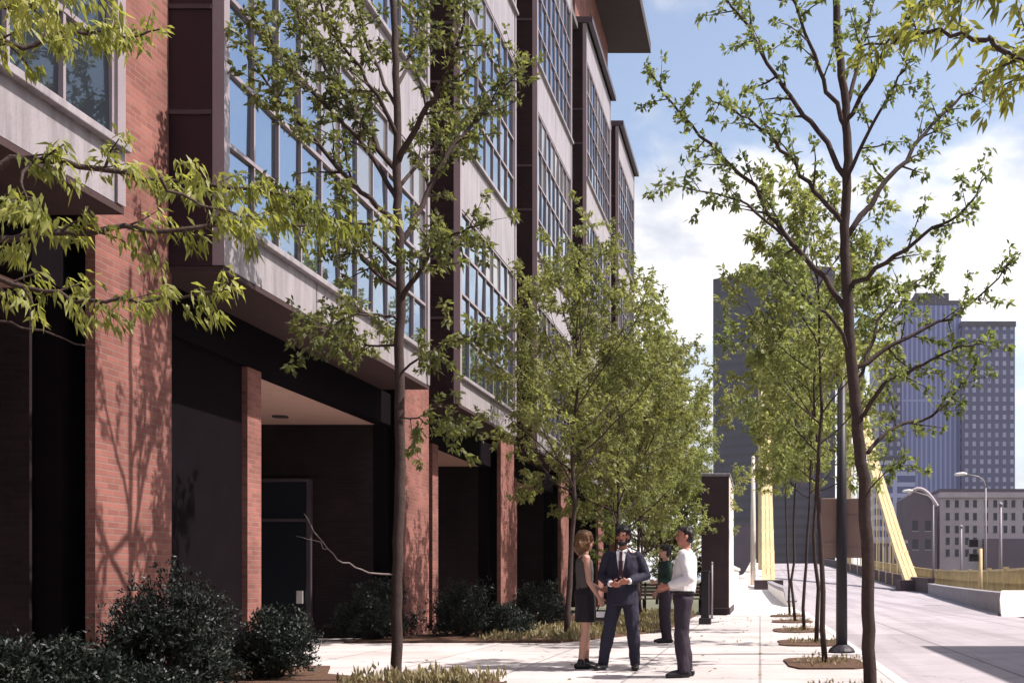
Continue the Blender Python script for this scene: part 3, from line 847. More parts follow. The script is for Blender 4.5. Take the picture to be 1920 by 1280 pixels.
# -- the tree just outside the right edge, one bough in the top corner
ZQ = 5.2
sk = hero('street_tree', ZQ,
    [(2090, 1540), (2085, 900), (2095, 400), (2080, 0), (2085, -500)], 0.08,
    [([(2088, 250), (2000, 160), (1925, 120), (1860, 78), (1780, 62), (1700, 66), (1620, 85)], 0.5, 0.022),
     ([(2085, 100), (1990, 20), (1900, -20), (1820, -30), (1730, 10)], -0.4, 0.020),
     ([(2085, 300), (1990, 200), (1930, 150), (1880, 165)], 0.3, 0.014)], 41, kids=(7, 9), twig=0.26, step=0.055)
root = empty('street_tree', (P(2090, 1540, ZQ).x, ZQ, 0.0))
tag(root, 'tree at the right edge, a single leafy bough reaching in at the top corner', 'tree', 'street trees along the kerb')
tree_parts(root, sk, M['bark'], M['leaf_young'], n=8, k=6, ll=0.085, lw=0.026, droop=0.6, spread=0.8, seed=4)

# -- the trees further along both rows, each grown from its own seed
def row_tree(loc, seed, h, clear, spread_r, label, group, leaf, lean=0.0, dens=1.0, trunk_r=0.06, k=8, ll=0.10, lw=0.042):
    root = empty('street_tree', loc)
    tag(root, label, 'tree', group)
    sk = Skel(seed); r = sk.rng
    p = Vector(loc); pts = [p.copy()]
    n = 12
    for i in range(n):
        p = p + Vector((r.gauss(0, 0.03) + lean * h / n, r.gauss(0, 0.03), h / n)); pts.append(p.copy())
    rad = [trunk_r * (1 - 0.8 * i / n) for i in range(n + 1)]
    sk.lines.append((pts, rad))
    m = int(15 * dens); az = r.uniform(0, 6.28)
    for j in range(m):
        t = clear / h + (0.96 - clear / h) * (j + r.uniform(0, 0.6)) / m
        x = t * n; i = min(int(x), n - 1)
        q = pts[i].lerp(pts[i + 1], x - i)
        f = (t - clear / h) / (1 - clear / h)
        L = spread_r * (0.62 + 0.75 * math.sin(math.pi * (0.15 + 0.72 * f))) * r.uniform(0.75, 1.2)
        an = R(70 - 42 * f + r.uniform(-8, 8))
        d = Vector((math.cos(az) * math.sin(an), math.sin(az) * math.sin(an), math.cos(an))); az += 2.4 + r.uniform(-0.3, 0.3)
        sk.limb(q, d, L, max(0.012, rad[i] * 0.5), 1, 3, 0.12, 0.17, (4, 6), 0.11, (28, 60), 0.15, 0.48)
    tree_parts(root, sk, M['bark'], leaf, n=7, k=k, ll=ll, lw=lw, droop=0.4, seed=seed)
    return root

LT = [((-3.55, 19.6, 0), 51, 6.0, 2.6, 1.7, 'second young tree on the building side, thin leaning trunk left of the woman', 0.01, 1.3),
      ((-3.35, 24.6, 0), 52, 5.7, 2.1, 1.9, 'leafy tree behind the woman and the man in the suit', 0.0, 1.75),
      ((-3.3, 29.6, 0), 53, 5.6, 1.75, 2.1, 'full green tree over the gap between the two men', 0.0, 1.9),
      ((-3.2, 35.0, 0), 54, 5.8, 1.5, 2.3, 'low spreading tree in front of the bench, its edge by the stone pylon', 0.0, 1.9),
      ((-4.6, 40.5, 0), 55, 7.5, 1.2, 2.4, 'farthest tall tree at the end of the brick building, crown against the bright clouds', 0.0, 1.4),
      ((-2.75, 38.6, 0), 56, 4.6, 0.5, 1.7, 'low bushy tree just left of the stone pylon', 0.0, 1.7),
      ((-4.6, 47.5, 0), 57, 6.0, 0.5, 2.4, 'bushy tree glimpsed under the crowns beyond the bench', 0.0, 1.5)]
for loc, sd, h, cl, sp, lab, lean, de in LT:
    row_tree(loc, sd, h, cl, sp, lab, 'street trees beside the building', M['leaf_far'], lean, de)
RT = [((0.86, 14.1, 0), 61, 5.7, 2.7, 1.1, 'slender tree second in the kerbside row, just left of the dark sign post', 0.0, 0.95),
      ((0.98, 18.6, 0), 62, 5.8, 2.6, 1.2, 'slender tree third in the kerbside row, behind the dark sign post', 0.0, 1.0),
      ((0.96, 23.2, 0), 63, 5.9, 2.8, 1.2, 'slender tree fourth in the kerbside row from the front', 0.0, 1.0),
      ((0.92, 28.0, 0), 64, 6.4, 3.3, 1.15, 'slender tree second from the bridge end of the kerbside row', -0.005, 1.0),
      ((0.90, 32.3, 0), 65, 6.0, 3.5, 1.1, 'tree last in the kerbside row, next to the bridge walk', -0.01, 1.0)]
for loc, sd, h, cl, sp, lab, lean, de in RT:
    row_tree(loc, sd, h, cl, sp, lab, 'street trees along the kerb', M['leaf_far'], lean, de, trunk_r=0.042)
for i, y in enumerate((10.3, 14.1, 18.6, 23.2, 28.0, 32.3)):
    r = random.Random(900 + i); pts = []
    for a in range(16):
        t = 2 * math.pi * a / 16
        pts.append((0.84 + (0.54 + r.uniform(-0.06, 0.03)) * math.copysign(abs(math.cos(t)) ** 0.5, math.cos(t)), y + (0.95 + r.uniform(-0.12, 0.05)) * math.copysign(abs(math.sin(t)) ** 0.6, math.sin(t))))
    tag(MB().prism(pts, -0.02, 0.022).build('tree_pit', M['mulch']), kind='structure')

# ------------------------------------------------------------------ shrubs and ground cover
def shrub(loc, rx, ry, h, n, seed, label, group, mat=None, ll=0.05, lw=0.019):
    root = empty('evergreen_shrub', loc); tag(root, label, 'shrub', group)
    r = random.Random(seed); sk = Skel(seed); o = Vector(loc)
    for i in range(int(n / 40)):
        a = r.uniform(0, 6.28); e = math.acos(r.uniform(0.0, 1.0))
        bump = 1 + 0.22 * math.sin(3 * a + seed) * math.sin(2 * e + seed) + r.uniform(-0.1, 0.14)
        tip = o + Vector((math.cos(a) * math.sin(e) * rx, math.sin(a) * math.sin(e) * ry, 0.12 + math.cos(e) * (h - 0.12))) * bump
        base = o + Vector((r.uniform(-0.08, 0.08), r.uniform(-0.08, 0.08), 0.0))
        mid = base.lerp(tip, 0.5) + Vector((r.gauss(0, 0.05), r.gauss(0, 0.05), 0.08))
        pts = [base, mid, tip]
        sk.lines.append((pts, [0.012, 0.007, 0.003]))
        for j in range(40):
            t = 1 - abs(r.gauss(0, 0.26)); t = max(0.2, t)
            q = (base.lerp(mid, t * 2) if t < 0.5 else mid.lerp(tip, t * 2 - 1))
            d = (tip - base).normalized()
            sk.nodes.append((q + Vector((r.gauss(0, 0.07), r.gauss(0, 0.07), r.gauss(0, 0.06))), d))
    mb = MB(o)
    for pts, rad in sk.lines: mb.tube(pts, rad, 4, cap=False)
    mb.build('stem', M['bark'], root)
    spray_mesh('foliage', sk.nodes, mat or M['shrub'], root, o, k=7, ll=ll, lw=lw, droop=-0.15, spread=0.8, seed=seed)
G1 = 'dark evergreen shrubs in the planting bed'
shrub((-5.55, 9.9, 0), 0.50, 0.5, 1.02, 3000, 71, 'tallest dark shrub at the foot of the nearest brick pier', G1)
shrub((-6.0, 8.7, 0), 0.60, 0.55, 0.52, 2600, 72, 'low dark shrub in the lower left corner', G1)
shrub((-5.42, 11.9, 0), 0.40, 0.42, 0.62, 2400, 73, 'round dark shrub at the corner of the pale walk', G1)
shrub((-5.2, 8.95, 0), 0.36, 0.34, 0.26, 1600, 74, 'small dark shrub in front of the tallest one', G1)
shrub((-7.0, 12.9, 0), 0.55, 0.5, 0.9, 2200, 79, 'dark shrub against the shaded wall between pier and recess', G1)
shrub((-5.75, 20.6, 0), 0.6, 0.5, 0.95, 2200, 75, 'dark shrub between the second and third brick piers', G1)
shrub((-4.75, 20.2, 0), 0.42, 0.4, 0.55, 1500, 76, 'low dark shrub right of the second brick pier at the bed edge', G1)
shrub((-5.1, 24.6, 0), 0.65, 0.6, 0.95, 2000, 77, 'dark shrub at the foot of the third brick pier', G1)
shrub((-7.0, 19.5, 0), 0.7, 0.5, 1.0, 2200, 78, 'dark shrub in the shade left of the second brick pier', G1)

def cover(name, poly_test, area, n, h, seed, mat, ll, lw, k=4):
    r = random.Random(seed); nodes = []
    x0, x1, y0, y1 = area
    while len(nodes) < n:
        x, y = r.uniform(x0, x1), r.uniform(y0, y1)
        if not poly_test(x, y): continue
        c = math.sin(x * 5.1 + seed) * math.sin(y * 4.3 + 2 * seed) + r.gauss(0, 0.45)
        if c < 0.0: continue
        nodes.append((Vector((x, y, 0.02 + abs(r.gauss(0, h)) * min(1.4, 0.4 + c))), Vector((r.gauss(0, 0.4), r.gauss(0, 0.4), 1)).normalized()))
    o = spray_mesh(name, nodes, mat, None, (0, 0, 0), k=k, ll=ll, lw=lw, droop=-0.7, spread=0.5, seed=seed)
    return tag(o, kind='stuff')
cover('ground_cover', lambda x, y: True, (-4.25, -2.75, 10.7, 11.5), 380, 0.045, 81, M['dry'], 0.085, 0.03)
cover('ground_cover', lambda x, y: x > -2.3 - (26 - y) * 0.26 - 1.6 and x < -2.05 - max(0, 22.6 - y) * 0.34, (-5.0, -1.9, 18.9, 26.5), 1800, 0.045, 82, M['dry'], 0.09, 0.04)
cover('ground_cover', lambda x, y: True, (-3.6, -2.0, 26, 32.5), 1400, 0.06, 83, M['dry'], 0.10, 0.045)
r = random.Random(5)
tuft = []
for y in (10.3, 14.1, 18.6, 23.2, 28.0, 32.3):
    for i in range(70):
        tuft.append((Vector((0.92 + r.uniform(-0.42, 0.42), y + r.uniform(-0.72, 0.72), 0.03)), Vector((0, 0, 1))))
tag(spray_mesh('pit_weeds', tuft, M['dry'], None, (0, 0, 0), k=3, ll=0.06, lw=0.02, droop=-0.5, spread=0.6, seed=9), kind='stuff')

r = random.Random(77); lit = []
for i in range(170):
    y = r.uniform(10.5, 32); x = r.uniform(-4.5, 1.3) if y < 18.5 else r.uniform(-1.9, 1.3)
    lit.append((Vector((x, y, 0.012)), Vector((r.gauss(0, 1), r.gauss(0, 1), 0)).normalized()))
tag(spray_mesh('fallen_leaves', lit, M['dry'], None, (0, 0, 0), k=1, ll=0.07, lw=0.03, droop=0.0, spread=0.15, seed=12), kind='stuff')

# ------------------------------------------------------------------ street furniture
# sign post with the blank back of a panel
L0 = Vector((1.225, 16.0, 0))
sp = empty('sign_post', L0)
tag(sp, 'dark kerbside post with a flared base carrying the brown back of a sign panel', 'sign post')
MB(L0).box(L0.x - 0.34, L0.x + 0.34, 15.7, 16.3, -0.1, 0.02).build('footing', M['kerb'], sp, bevel=0.01)
MB(L0).tube([(L0.x, 16, 0.02), (L0.x, 16, 0.05), (L0.x, 16, 0.09), (L0.x, 16, 0.14)], [0.2, 0.2, 0.17, 0.1], 20).build('base', M['post'], sp, smooth=False)
MB(L0).tube([(L0.x, 16, 0.13), (L0.x, 16, 2.0), (L0.x, 16, 4.15)], [0.088, 0.08, 0.06], 18).build('pole', M['post'], sp, smooth=True)
MB(L0).tube([(L0.x, 16, 4.15), (L0.x, 16, 4.2), (L0.x, 16, 4.27), (L0.x, 16, 4.31)], [0.085, 0.09, 0.06, 0.01], 18).build('cap', M['post'], sp, smooth=True)
pn = MB(L0).box(L0.x - 0.30, L0.x + 0.32, 16.10, 16.13, 1.44, 2.34).build('panel', M['sign_back'], sp, bevel=0.01)
MB(L0).box(L0.x - 0.27, L0.x + 0.29, 16.082, 16.099, 1.62, 1.67).box(L0.x - 0.27, L0.x + 0.29, 16.082, 16.099, 2.1, 2.15).build('bracket', M['sign_back'], pn)

# bench by the walk
b0 = Vector((P(1258, 1143, 36.0).x, 36.4, 0))
bn = empty('park_bench', b0); tag(bn, 'pale slatted bench under the trees behind the three people', 'bench')
w = 1.15
q = MB(b0)
for i in range(4): q.box(b0.x - w, b0.x + w, 36.2 + i * 0.125, 36.31 + i * 0.125, 0.43, 0.47)
q.build('seat', M['bench'], bn, bevel=0.006)
q = MB(b0)
for i in range(4): q.box(b0.x - w, b0.x + w, 36.72 + i * 0.02, 36.75 + i * 0.02, 0.53 + i * 0.115, 0.63 + i * 0.115)
q.build('backrest', M['bench'], bn, bevel=0.006)
for s in (-1, 1):
    x = b0.x + s * (w - 0.2)
    q = MB(b0)
    q.bar((x, 36.24, 0), (x, 36.24, 0.43), 0.06, 0.06); q.bar((x, 36.74, 0), (x, 36.80, 1.0), 0.06, 0.05); q.bar((x, 36.22, 0.40), (x, 36.78, 0.40), 0.06, 0.05)
    q.build('leg', M['post'], bn)

# bollard post at the left edge of the walk
p0 = Vector((P(1322, 1168, 26.5).x, 26.5, 0))
bo = empty('bollard', p0); tag(bo, 'dark square post with a thick foot at the left edge of the walk', 'bollard')
MB(p0).box(p0.x - 0.10, p0.x + 0.10, 26.4, 26.6, 0.16, 1.28).build('shaft', M['post'], bo, bevel=0.015)
MB(p0).box(p0.x - 0.15, p0.x + 0.15, 26.35, 26.65, -0.02, 0.16).build('foot', M['post'], bo, bevel=0.02)
MB(p0).box(p0.x - 0.12, p0.x + 0.12, 26.38, 26.62, 1.28, 1.33).build('cap', M['post'], bo, bevel=0.012)

# slim grey pole beside it
p0 = Vector((P(1335, 1152, 30.0).x, 30.0, 0))
po = empty('slim_pole', p0); tag(po, 'slim grey metal pole standing between the dark post and the stone pylon', 'pole')
MB(p0).tube([(p0.x, 30, 0), (p0.x, 30, 1.55)], 0.028, 10).build('shaft', M['lamp_metal'], po, smooth=True)
MB(p0).tube([(p0.x, 30, 1.55), (p0.x, 30, 1.58), (p0.x, 30, 1.61)], [0.036, 0.036, 0.012], 10).build('cap', M['lamp_metal'], po, smooth=True)
MB(p0).tube([(p0.x, 30, -0.01), (p0.x, 30, 0.03)], [0.09, 0.08], 12).build('base_plate', M['lamp_metal'], po)

# ------------------------------------------------------------------ the bridge
# stone pylon at the start of the bridge
Y0 = 33.6
p0 = Vector((-1.7, Y0 + 1.5, 0))
py = empty('stone_pylon', p0); tag(py, 'stone pylon, near face coloured dark for its shade, sunlit edge where the bridge walk begins', 'pylon')
MB(p0).box(-1.85, -0.96, Y0, Y0 + 5.2, -0.1, 4.35).build('shaft', M['cream'], py, bevel=0.02)
MB(p0).box(-1.84, -0.98, Y0 - 0.02, Y0 - 0.001, 0.0, 4.34).build('shade_face', M['dark_conc'], py)  # unlit near face: its shade put on as a dark sheet
MB(p0).box(-1.88, -0.93, Y0 - 0.04, Y0 + 5.24, 4.35, 4.45).build('cap', M['grey_conc'], py, bevel=0.02)
MB(p0).box(-1.90, -0.94, Y0 - 0.04, Y0 + 5.22, -0.12, 0.22).build('plinth', M['dark_conc'], py, bevel=0.02)

# low parapet along the bridge walk
p0 = Vector((-1.2, 40, 0))
pa = empty('bridge_parapet', p0); tag(pa, 'low white parapet running along the left side of the bridge walk', 'parapet')
q = MB(p0); cp = MB(p0)
ys = [39.0, 45, 52, 60, 70, 80, 90, 105, 120, 140, 160, 180, 220, 280]
for a, c in zip(ys, ys[1:]):
    for (mb, x0, x1, h0, h1) in ((q, -1.32, -1.02, -0.8, 1.5 if a < 50 else 1.15), (cp, -1.38, -0.96, 1.5 if a < 50 else 1.15, 1.62 if a < 50 else 1.27)):
        k = len(mb.v)
        for y in (a, c):
            for x, h in ((x0, h0), (x1, h0), (x1, h1), (x0, h1)): mb.v.append(tuple(Vector((x, y, prof(y) + h)) - p0))
        for f in ((0, 1, 2, 3), (7, 6, 5, 4), (0, 4, 5, 1), (1, 5, 6, 2), (2, 6, 7, 3), (3, 7, 4, 0)): mb.f.append(tuple(k + i for i in f))
q.build('wall', M['white_conc'], pa); cp.build('coping', M['cream'], pa)

# suspension chains, hangers and railing: one bridge
BO = Vector((6.0, 120.0, 1.0))
br = empty('suspension_bridge', BO)
tag(br, 'faded yellow suspension bridge, its eyebar chains curving down to both sides of the road', 'bridge')
CH = [(89.0, 0.62), (92.2, 1.9), (95.8, 3.3), (100.6, 5.4), (106, 7.9), (112, 10.6), (118, 13.4), (127, 18.6), (137, 24.5), (148, 31.5), (160, 39.0)]
for cx in (0.72, 12.7):
    ch = MB(BO)
    for (y0, z0), (y1, z1) in zip(CH, CH[1:]):
        for dx in (-0.38, 0.0, 0.38):
            a = Vector((cx + dx, y0, z0 + (prof(y0) - 0.26 if y0 < 90 else 0))); c = Vector((cx + dx, y1, z1))
            ch.bar(a, c, 0.34, 0.62)
        ch.tube([(cx - 0.58, y1, z1), (cx + 0.58, y1, z1)], 0.37, 14)
    if cx > 5:
        c_r = ch.build('chain', M['yellow'], br)
    else:
        c_l = ch.build('chain', M['yellow'], br)
    MB(BO).box(cx - 1.2, cx + 1.2, 87.6, 90.6, -0.4, 1.05).build('anchor_block', M['dark_conc'], br, bevel=0.05)
    for (y1, z1) in CH[3:]:
        hb = MB(BO)
        hb.tube([(cx - 0.2, y1, prof(y1)), (cx - 0.2, y1, z1 - 0.3)], 0.06, 6); hb.tube([(cx + 0.2, y1, prof(y1)), (cx + 0.2, y1, z1 - 0.3)], 0.06, 6)
        hb.build('hanger', M['yellow'], br)
    for yy in (159.0,):
        tw = MB(BO)
        tw.box(cx - 1.0, cx + 1.0, 159.2, 161.6, 0.5, 40.0)
        tw.build('tower_leg', M['yellow'], br, bevel=0.08)
MB(BO).box(1.73, 11.69, 159.6, 161.2, 33.5, 36.5).build('portal_beam', M['yellow'], br, bevel=0.05)
# plate wall between walk and carriageway with its sloped concrete end
p0 = Vector((1.0, 60, 0))
dv = empty('divider_wall', p0); tag(dv, 'low dark topped wall between the bridge walk and the road, running up to the left chain', 'wall')
q = MB(p0); cp = MB(p0)
ys = [43, 47, 52, 60, 70, 80, 87]
for a, c in zip(ys, ys[1:]):
    for (mb, w0, w1, h0, h1) in ((q, 0.0, 0.30, -0.3, 0.55), (cp, -0.06, 0.36, 0.55, 0.72)):
        k = len(mb.v)
        for y in (a, c):
            xl = lerp(LEFT_EDGE, y) - 0.32; f = 1.0 if y > 45 else 0.35
            for x, h in ((w0, h0), (w1, h0), (w1, h1 * f), (w0, h1 * f if h0 < 0 else h1 * f)): mb.v.append(tuple(Vector((xl + x, y, prof(y) + (h if h < 0 or h == h1 * f else h * f))) - p0))
        for f in ((0, 1, 2, 3), (7, 6, 5, 4), (0, 4, 5, 1), (1, 5, 6, 2), (2, 6, 7, 3), (3, 7, 4, 0)): mb.f.append(tuple(k + i for i in f))
q.build('wall', M['white_conc'], dv); cp.build('coping', M['grey_conc'], dv)

# right-hand barrier: grey near wall, dark wall along the bridge, white nose
def side_wall(name, label, cat, ys, h, w, mat, cap_mat, base=-0.3, off=0.0, cap=0.09):
    p0 = Vector((lerp(RIGHT_EDGE, ys[0]), ys[0], 0)); ro = empty(name, p0); tag(ro, label, cat)
    a = MB(p0); b = MB(p0)
    for y0, y1 in zip(ys, ys[1:]):
        for (mb, x0, x1, h0, h1) in ((a, 0.0, w, base, h), (b, -0.05, w + 0.05, h, h + cap)):
            k = len(mb.v)
            for y in (y0, y1):
                for x, hh in ((x0, h0), (x1, h0), (x1, h1), (x0, h1)): mb.v.append(tuple(Vector((lerp(RIGHT_EDGE, y) + off + x, y, prof(y) - 0.12 + hh)) - p0))
            for f in ((0, 1, 2, 3), (7, 6, 5, 4), (0, 4, 5, 1), (1, 5, 6, 2), (2, 6, 7, 3), (3, 7, 4, 0)): mb.f.append(tuple(k + i for i in f))
    a.build('wall', mat, ro); b.build('coping', cap_mat, ro)
side_wall('barrier_wall', 'low weathered grey concrete wall along the right side of the road', 'wall', [38.6, 45, 55, 65, 75, 80], 0.66, 0.4, M['grey_conc'], M['grey_conc'])
side_wall('bridge_wall', 'dark wall along the far right side of the road under the chain', 'wall', [80.05, 89, 97, 105, 112, 120, 135, 150, 165, 180, 205, 230], 1.05, 0.5, M['dark_conc'], M['dark_conc'])
p0 = Vector((8.2, 37.0, 0))
no = empty('barrier_nose', p0); tag(no, 'white sloping concrete end of the barrier at the right edge', 'barrier end')
q = MB(p0); b = len(q.v)
for x, y, z in [(8.05, 35.6, -0.13), (10.4, 35.2, -0.13), (10.6, 38.5, -0.13), (8.66, 38.55, -0.13), (8.35, 37.2, 0.42), (10.4, 36.9, 0.55), (10.6, 38.5, 0.72), (8.70, 38.55, 0.72)]: q.v.append(tuple(Vector((x, y, z)) - p0))
for f in ((3, 2, 1, 0), (0, 1, 5, 4), (4, 5, 6, 7), (1, 2, 6, 5), (2, 3, 7, 6), (3, 0, 4, 7)): q.f.append(f)
q.build('sloped_block', M['white_conc'], no, bevel=0.04)
q = MB(p0); q.poly([(8.03, 35.58, -0.115), (8.66, 38.57, -0.115), (8.60, 38.57, -0.115), (7.93, 35.5, -0.115)]); q.build('gutter', M['dark_conc'], no)

# yellow railing behind the grey wall
p0 = Vector((12.0, 45, 0))
ra = empty('yellow_railing', p0); tag(ra, 'long yellow painted lattice railing behind the grey wall at the right', 'railing')
RP = [(36.5, 10.9), (44, 11.2), (52, 12.0), (60, 12.9), (70, 13.8), (80, 14.6), (89, 15.0), (105, 15.1), (120, 15.1), (150, 15.1)]
top = MB(p0); low = MB(p0); pk = MB(p0)
for (y0, x0), (y1, x1) in zip(RP, RP[1:]):
    for mb, h, t in ((top, 1.55, 0.12), (low, 0.85, 0.12)):
        mb.bar((x0, y0, prof(y0) + h), (x1, y1, prof(y1) + h), 0.1, t)
    n = max(2, int((y1 - y0) / 0.45))
    for i in range(n):
        f = i / n; x = x0 + (x1 - x0) * f; y = y0 + (y1 - y0) * f
        pk.bar((x, y, prof(y) + 0.2), (x, y, prof(y) + 1.5), 0.22, 0.05)
    for mb in (0,):
        q = MB(p0); q.box(x0 - 0.12, x0 + 0.12, y0 - 0.12, y0 + 0.12, -0.3, prof(y0) + 1.7); q.build('post', M['yellow'], ra)
top.build('top_rail', M['yellow'], ra); low.build('mid_rail', M['yellow'], ra); pk.build('pickets', M['yellow'], ra)
# ped signal and lamps
def street_lamp(px, py_top, z, head_px, head_py, label):
    b = P(px, 1085, z); b.z = -0.2
    ro = empty('street_lamp', b); tag(ro, label, 'street lamp', 'street lamps beside the bridge')
    tp = P(px, py_top, z); hd = P(head_px, head_py, z - 0.6)
    MB(b).tube([b, (b.x, b.y, tp.z - 0.5)], [0.10, 0.06], 10).build('pole', M['lamp_metal'], ro, smooth=True)
    MB(b).tube([(b.x, b.y, tp.z - 0.55), (b.x - 0.12, b.y, tp.z - 0.05), (b.x - 0.5, b.y - 0.15, tp.z + 0.22), hd + Vector((0.25, 0, 0.05))], [0.06, 0.055, 0.05, 0.045], 8).build('arm', M['lamp_metal'], ro, smooth=True)
    s = (hd - Vector((b.x, b.y, hd.z))).normalized()
    MB(b).tube([hd + Vector((0.35, 0, 0.06)), hd + Vector((0.15, 0, 0.08)), hd + Vector((-0.35, 0, 0.03)), hd + Vector((-0.5, 0, 0))], [0.06, 0.12, 0.11, 0.03], 10).build('lamp_head', M['white_conc'], ro, smooth=True)
street_lamp(1848, 900, 70.0, 1803, 890, 'curved arm street lamp in front of the purple grey stone building')
street_lamp(1750, 934, 86.0, 1703, 921, 'curved arm street lamp just right of the yellow chain')
b = P(1838, 1085, 50.0); b.z = -0.2
sg = empty('crossing_signal', b); tag(sg, 'yellow signal post with two dark signal boxes in front of the stone building', 'signal')
MB(b).tube([b, (b.x, b.y, 2.55)], 0.10, 12).build('pole', M['yellow'], sg, smooth=True)
for dz in (1.95, 2.62):
    h = MB(b).box(b.x - 0.55, b.x - 0.12, b.y - 0.18, b.y + 0.18, dz, dz + 0.36).build('signal_box', M['post'], sg, bevel=0.02)
    MB(b).box(b.x - 0.52, b.x - 0.15, b.y - 0.36, b.y - 0.181, dz + 0.30, dz + 0.33).build('visor', M['post'], h)
for i, (px, z, hh) in enumerate(((1876, 62.0, 5.4), (1802, 78.0, 4.9))):
    b = P(px, 1085, z); b.z = -0.2
    ro = empty('flag_pole', b); tag(ro, ('pale pole right of the crossing signal, before the dark red base' if i == 0 else 'pale pole left of the crossing signal, before the stone building'), 'pole')
    MB(b).tube([b, (b.x, b.y, hh)], [0.11, 0.08], 10).build('shaft', M['lamp_metal'], ro, smooth=True)
    MB(b).tube([(b.x, b.y, hh), (b.x, b.y, hh + 0.08), (b.x, b.y, hh + 0.2)], [0.14, 0.14, 0.02], 10).build('finial', M['lamp_metal'], ro, smooth=True)
b = P(1412, 1085, 100.0); b.z = prof(100)
lp = empty('light_mast', b); tag(lp, 'tall pale mast beside the bridge walk, left of the left yellow chain', 'mast')
MB(b).tube([b, (b.x, b.y, 6), (b.x, b.y, 12.4)], [0.26, 0.24, 0.17], 14).build('shaft', M['cream'], lp, smooth=True)
MB(b).tube([(b.x, b.y, 12.4), (b.x, b.y, 12.5), (b.x, b.y, 12.6), (b.x, b.y, 12.65)], [0.19, 0.19, 0.12, 0.03], 14).build('cap', M['cream'], lp, smooth=True)

# ------------------------------------------------------------------ the city across the river
def block(name, label, px0, px1, py_top, z, depth, mat, top_mat=None, pyb=1100, rot_left=0.0, rot_right=0.0):
    a, c = P(px0, py_top, z), P(px1, py_top, z)
    o = Vector(((a.x + c.x) / 2, z, -0.3))
    ro = empty(name, o); tag(ro, label, 'building')
    pts = [(a.x, z + rot_left), (c.x, z + rot_right), (c.x + rot_right * 0.1, z + depth + rot_right), (a.x - rot_left * 0.1, z + depth + rot_left)]
    MB(o).prism(pts, -0.3, a.z).build('wall', mat, ro)
    cx = sum(p[0] for p in pts) / 4; cy = sum(p[1] for p in pts) / 4
    big = [(cx + (p[0] - cx) * 1.01, cy + (p[1] - cy) * 1.01) for p in pts]
    MB(o).prism(big, a.z + 0.02, a.z + (a.z * 0.012 + 0.6)).build('roof', top_mat or mat, ro)
    return ro, o, a, c

# dark ribbed tower, corner towards us
z = 420.0
pts = [(P(1337, 0, 441).x, 441), (P(1490, 0, z).x, z), (P(1566, 0, 424).x, 424), (P(1415, 0, 450).x, 450 + 30)]
o = Vector((0, 440, -0.3)); tw = empty('office_tower', o); tag(tw, 'dark ribbed office tower rising behind the left yellow chain', 'building')
H = P(0, 503, z).z
MB(o).prism(pts, -0.3, H).build('wall', M['office_dark'], tw)
MB(o).prism([(p[0] * 1.0, p[1]) for p in pts], H + 0.02, H + 1.6).build('roof', M['dark_conc'], tw)
# grey tower in three steps
ro, o, a, c = block('office_tower', 'grey blue stepped office tower with a glass middle shaft at the right', 1690, 1802, 572, 470, 40, M['office_strip'], M['slate'])
for x0, x1, yt, zz, m in ((1803, 1903, 612, 466, 'office_pale'), (1648, 1689, 650, 466, 'office_pale')):
    p, q = P(x0, yt, zz), P(x1, yt, zz)
    MB(o).prism([(p.x, zz), (q.x, zz), (q.x, zz + 40), (p.x, zz + 40)], -0.3, p.z).build('side_wing', M[m], ro)
    MB(o).prism([(p.x - 0.4, zz - 0.5), (q.x + 0.4, zz - 0.5), (q.x + 0.4, zz + 40), (p.x - 0.4, zz + 40)], p.z + 0.01, p.z + 2.2).build('roof', M['slate'], ro)
p, q = P(1716, 548, 475), P(1780, 548, 475)
MB(o).prism([(p.x, 476), (q.x, 476), (q.x, 500), (p.x, 500)], a.z + 0.01, p.z).build('penthouse', M['slate'], ro)
block('office_block', 'blue grey banded office block right behind the right yellow chain', 1640, 1716, 862, 390, 40, M['office_band'], M['slate'])
# stone building with deep small windows
z = 300.0
ro, o, a, c = block('stone_building', 'old purple grey stone building with rows of small dark windows', 1762, 1990, 922, z, 30, M['stone'], M['slate'])
MB(o).box(a.x - 0.5, c.x + 0.5, z - 0.7, z - 0.01, a.z - 1.6, a.z - 0.4).build('cornice', M['stone'], ro)
for j, py in enumerate((944, 968, 992, 1014, 1036)):
    for i, px in enumerate((1777, 1794, 1813, 1828, 1849, 1866, 1885, 1900, 1921, 1938)):
        if j > 2 and i > 3: continue
        p = P(px, py, z)
        f = MB(o).box(p.x - 0.70, p.x + 0.70, z - 0.14, z - 0.003, p.z - 1.25, p.z - 1.05).box(p.x - 0.7, p.x + 0.7, z - 0.14, z - 0.003, p.z + 1.05, p.z + 1.2).box(p.x - 0.70, p.x - 0.55, z - 0.1, z - 0.003, p.z - 1.049, p.z + 1.049).box(p.x + 0.55, p.x + 0.7, z - 0.1, z - 0.003, p.z - 1.049, p.z + 1.049).build('window', M['stone'], ro)
        MB(o).poly([(p.x - 0.55, z - 0.02, p.z - 1.05), (p.x + 0.55, z - 0.02, p.z - 1.05), (p.x + 0.55, z - 0.02, p.z + 1.05), (p.x - 0.55, z - 0.02, p.z + 1.05)]).build('glass', M['window_dark'], f)
MB(o).box(P(1842, 0, z).x, c.x, z - 3.0, z - 0.02, -0.3, P(0, 1010, z).z).build('dark_porch', M['stone_dark'], ro)
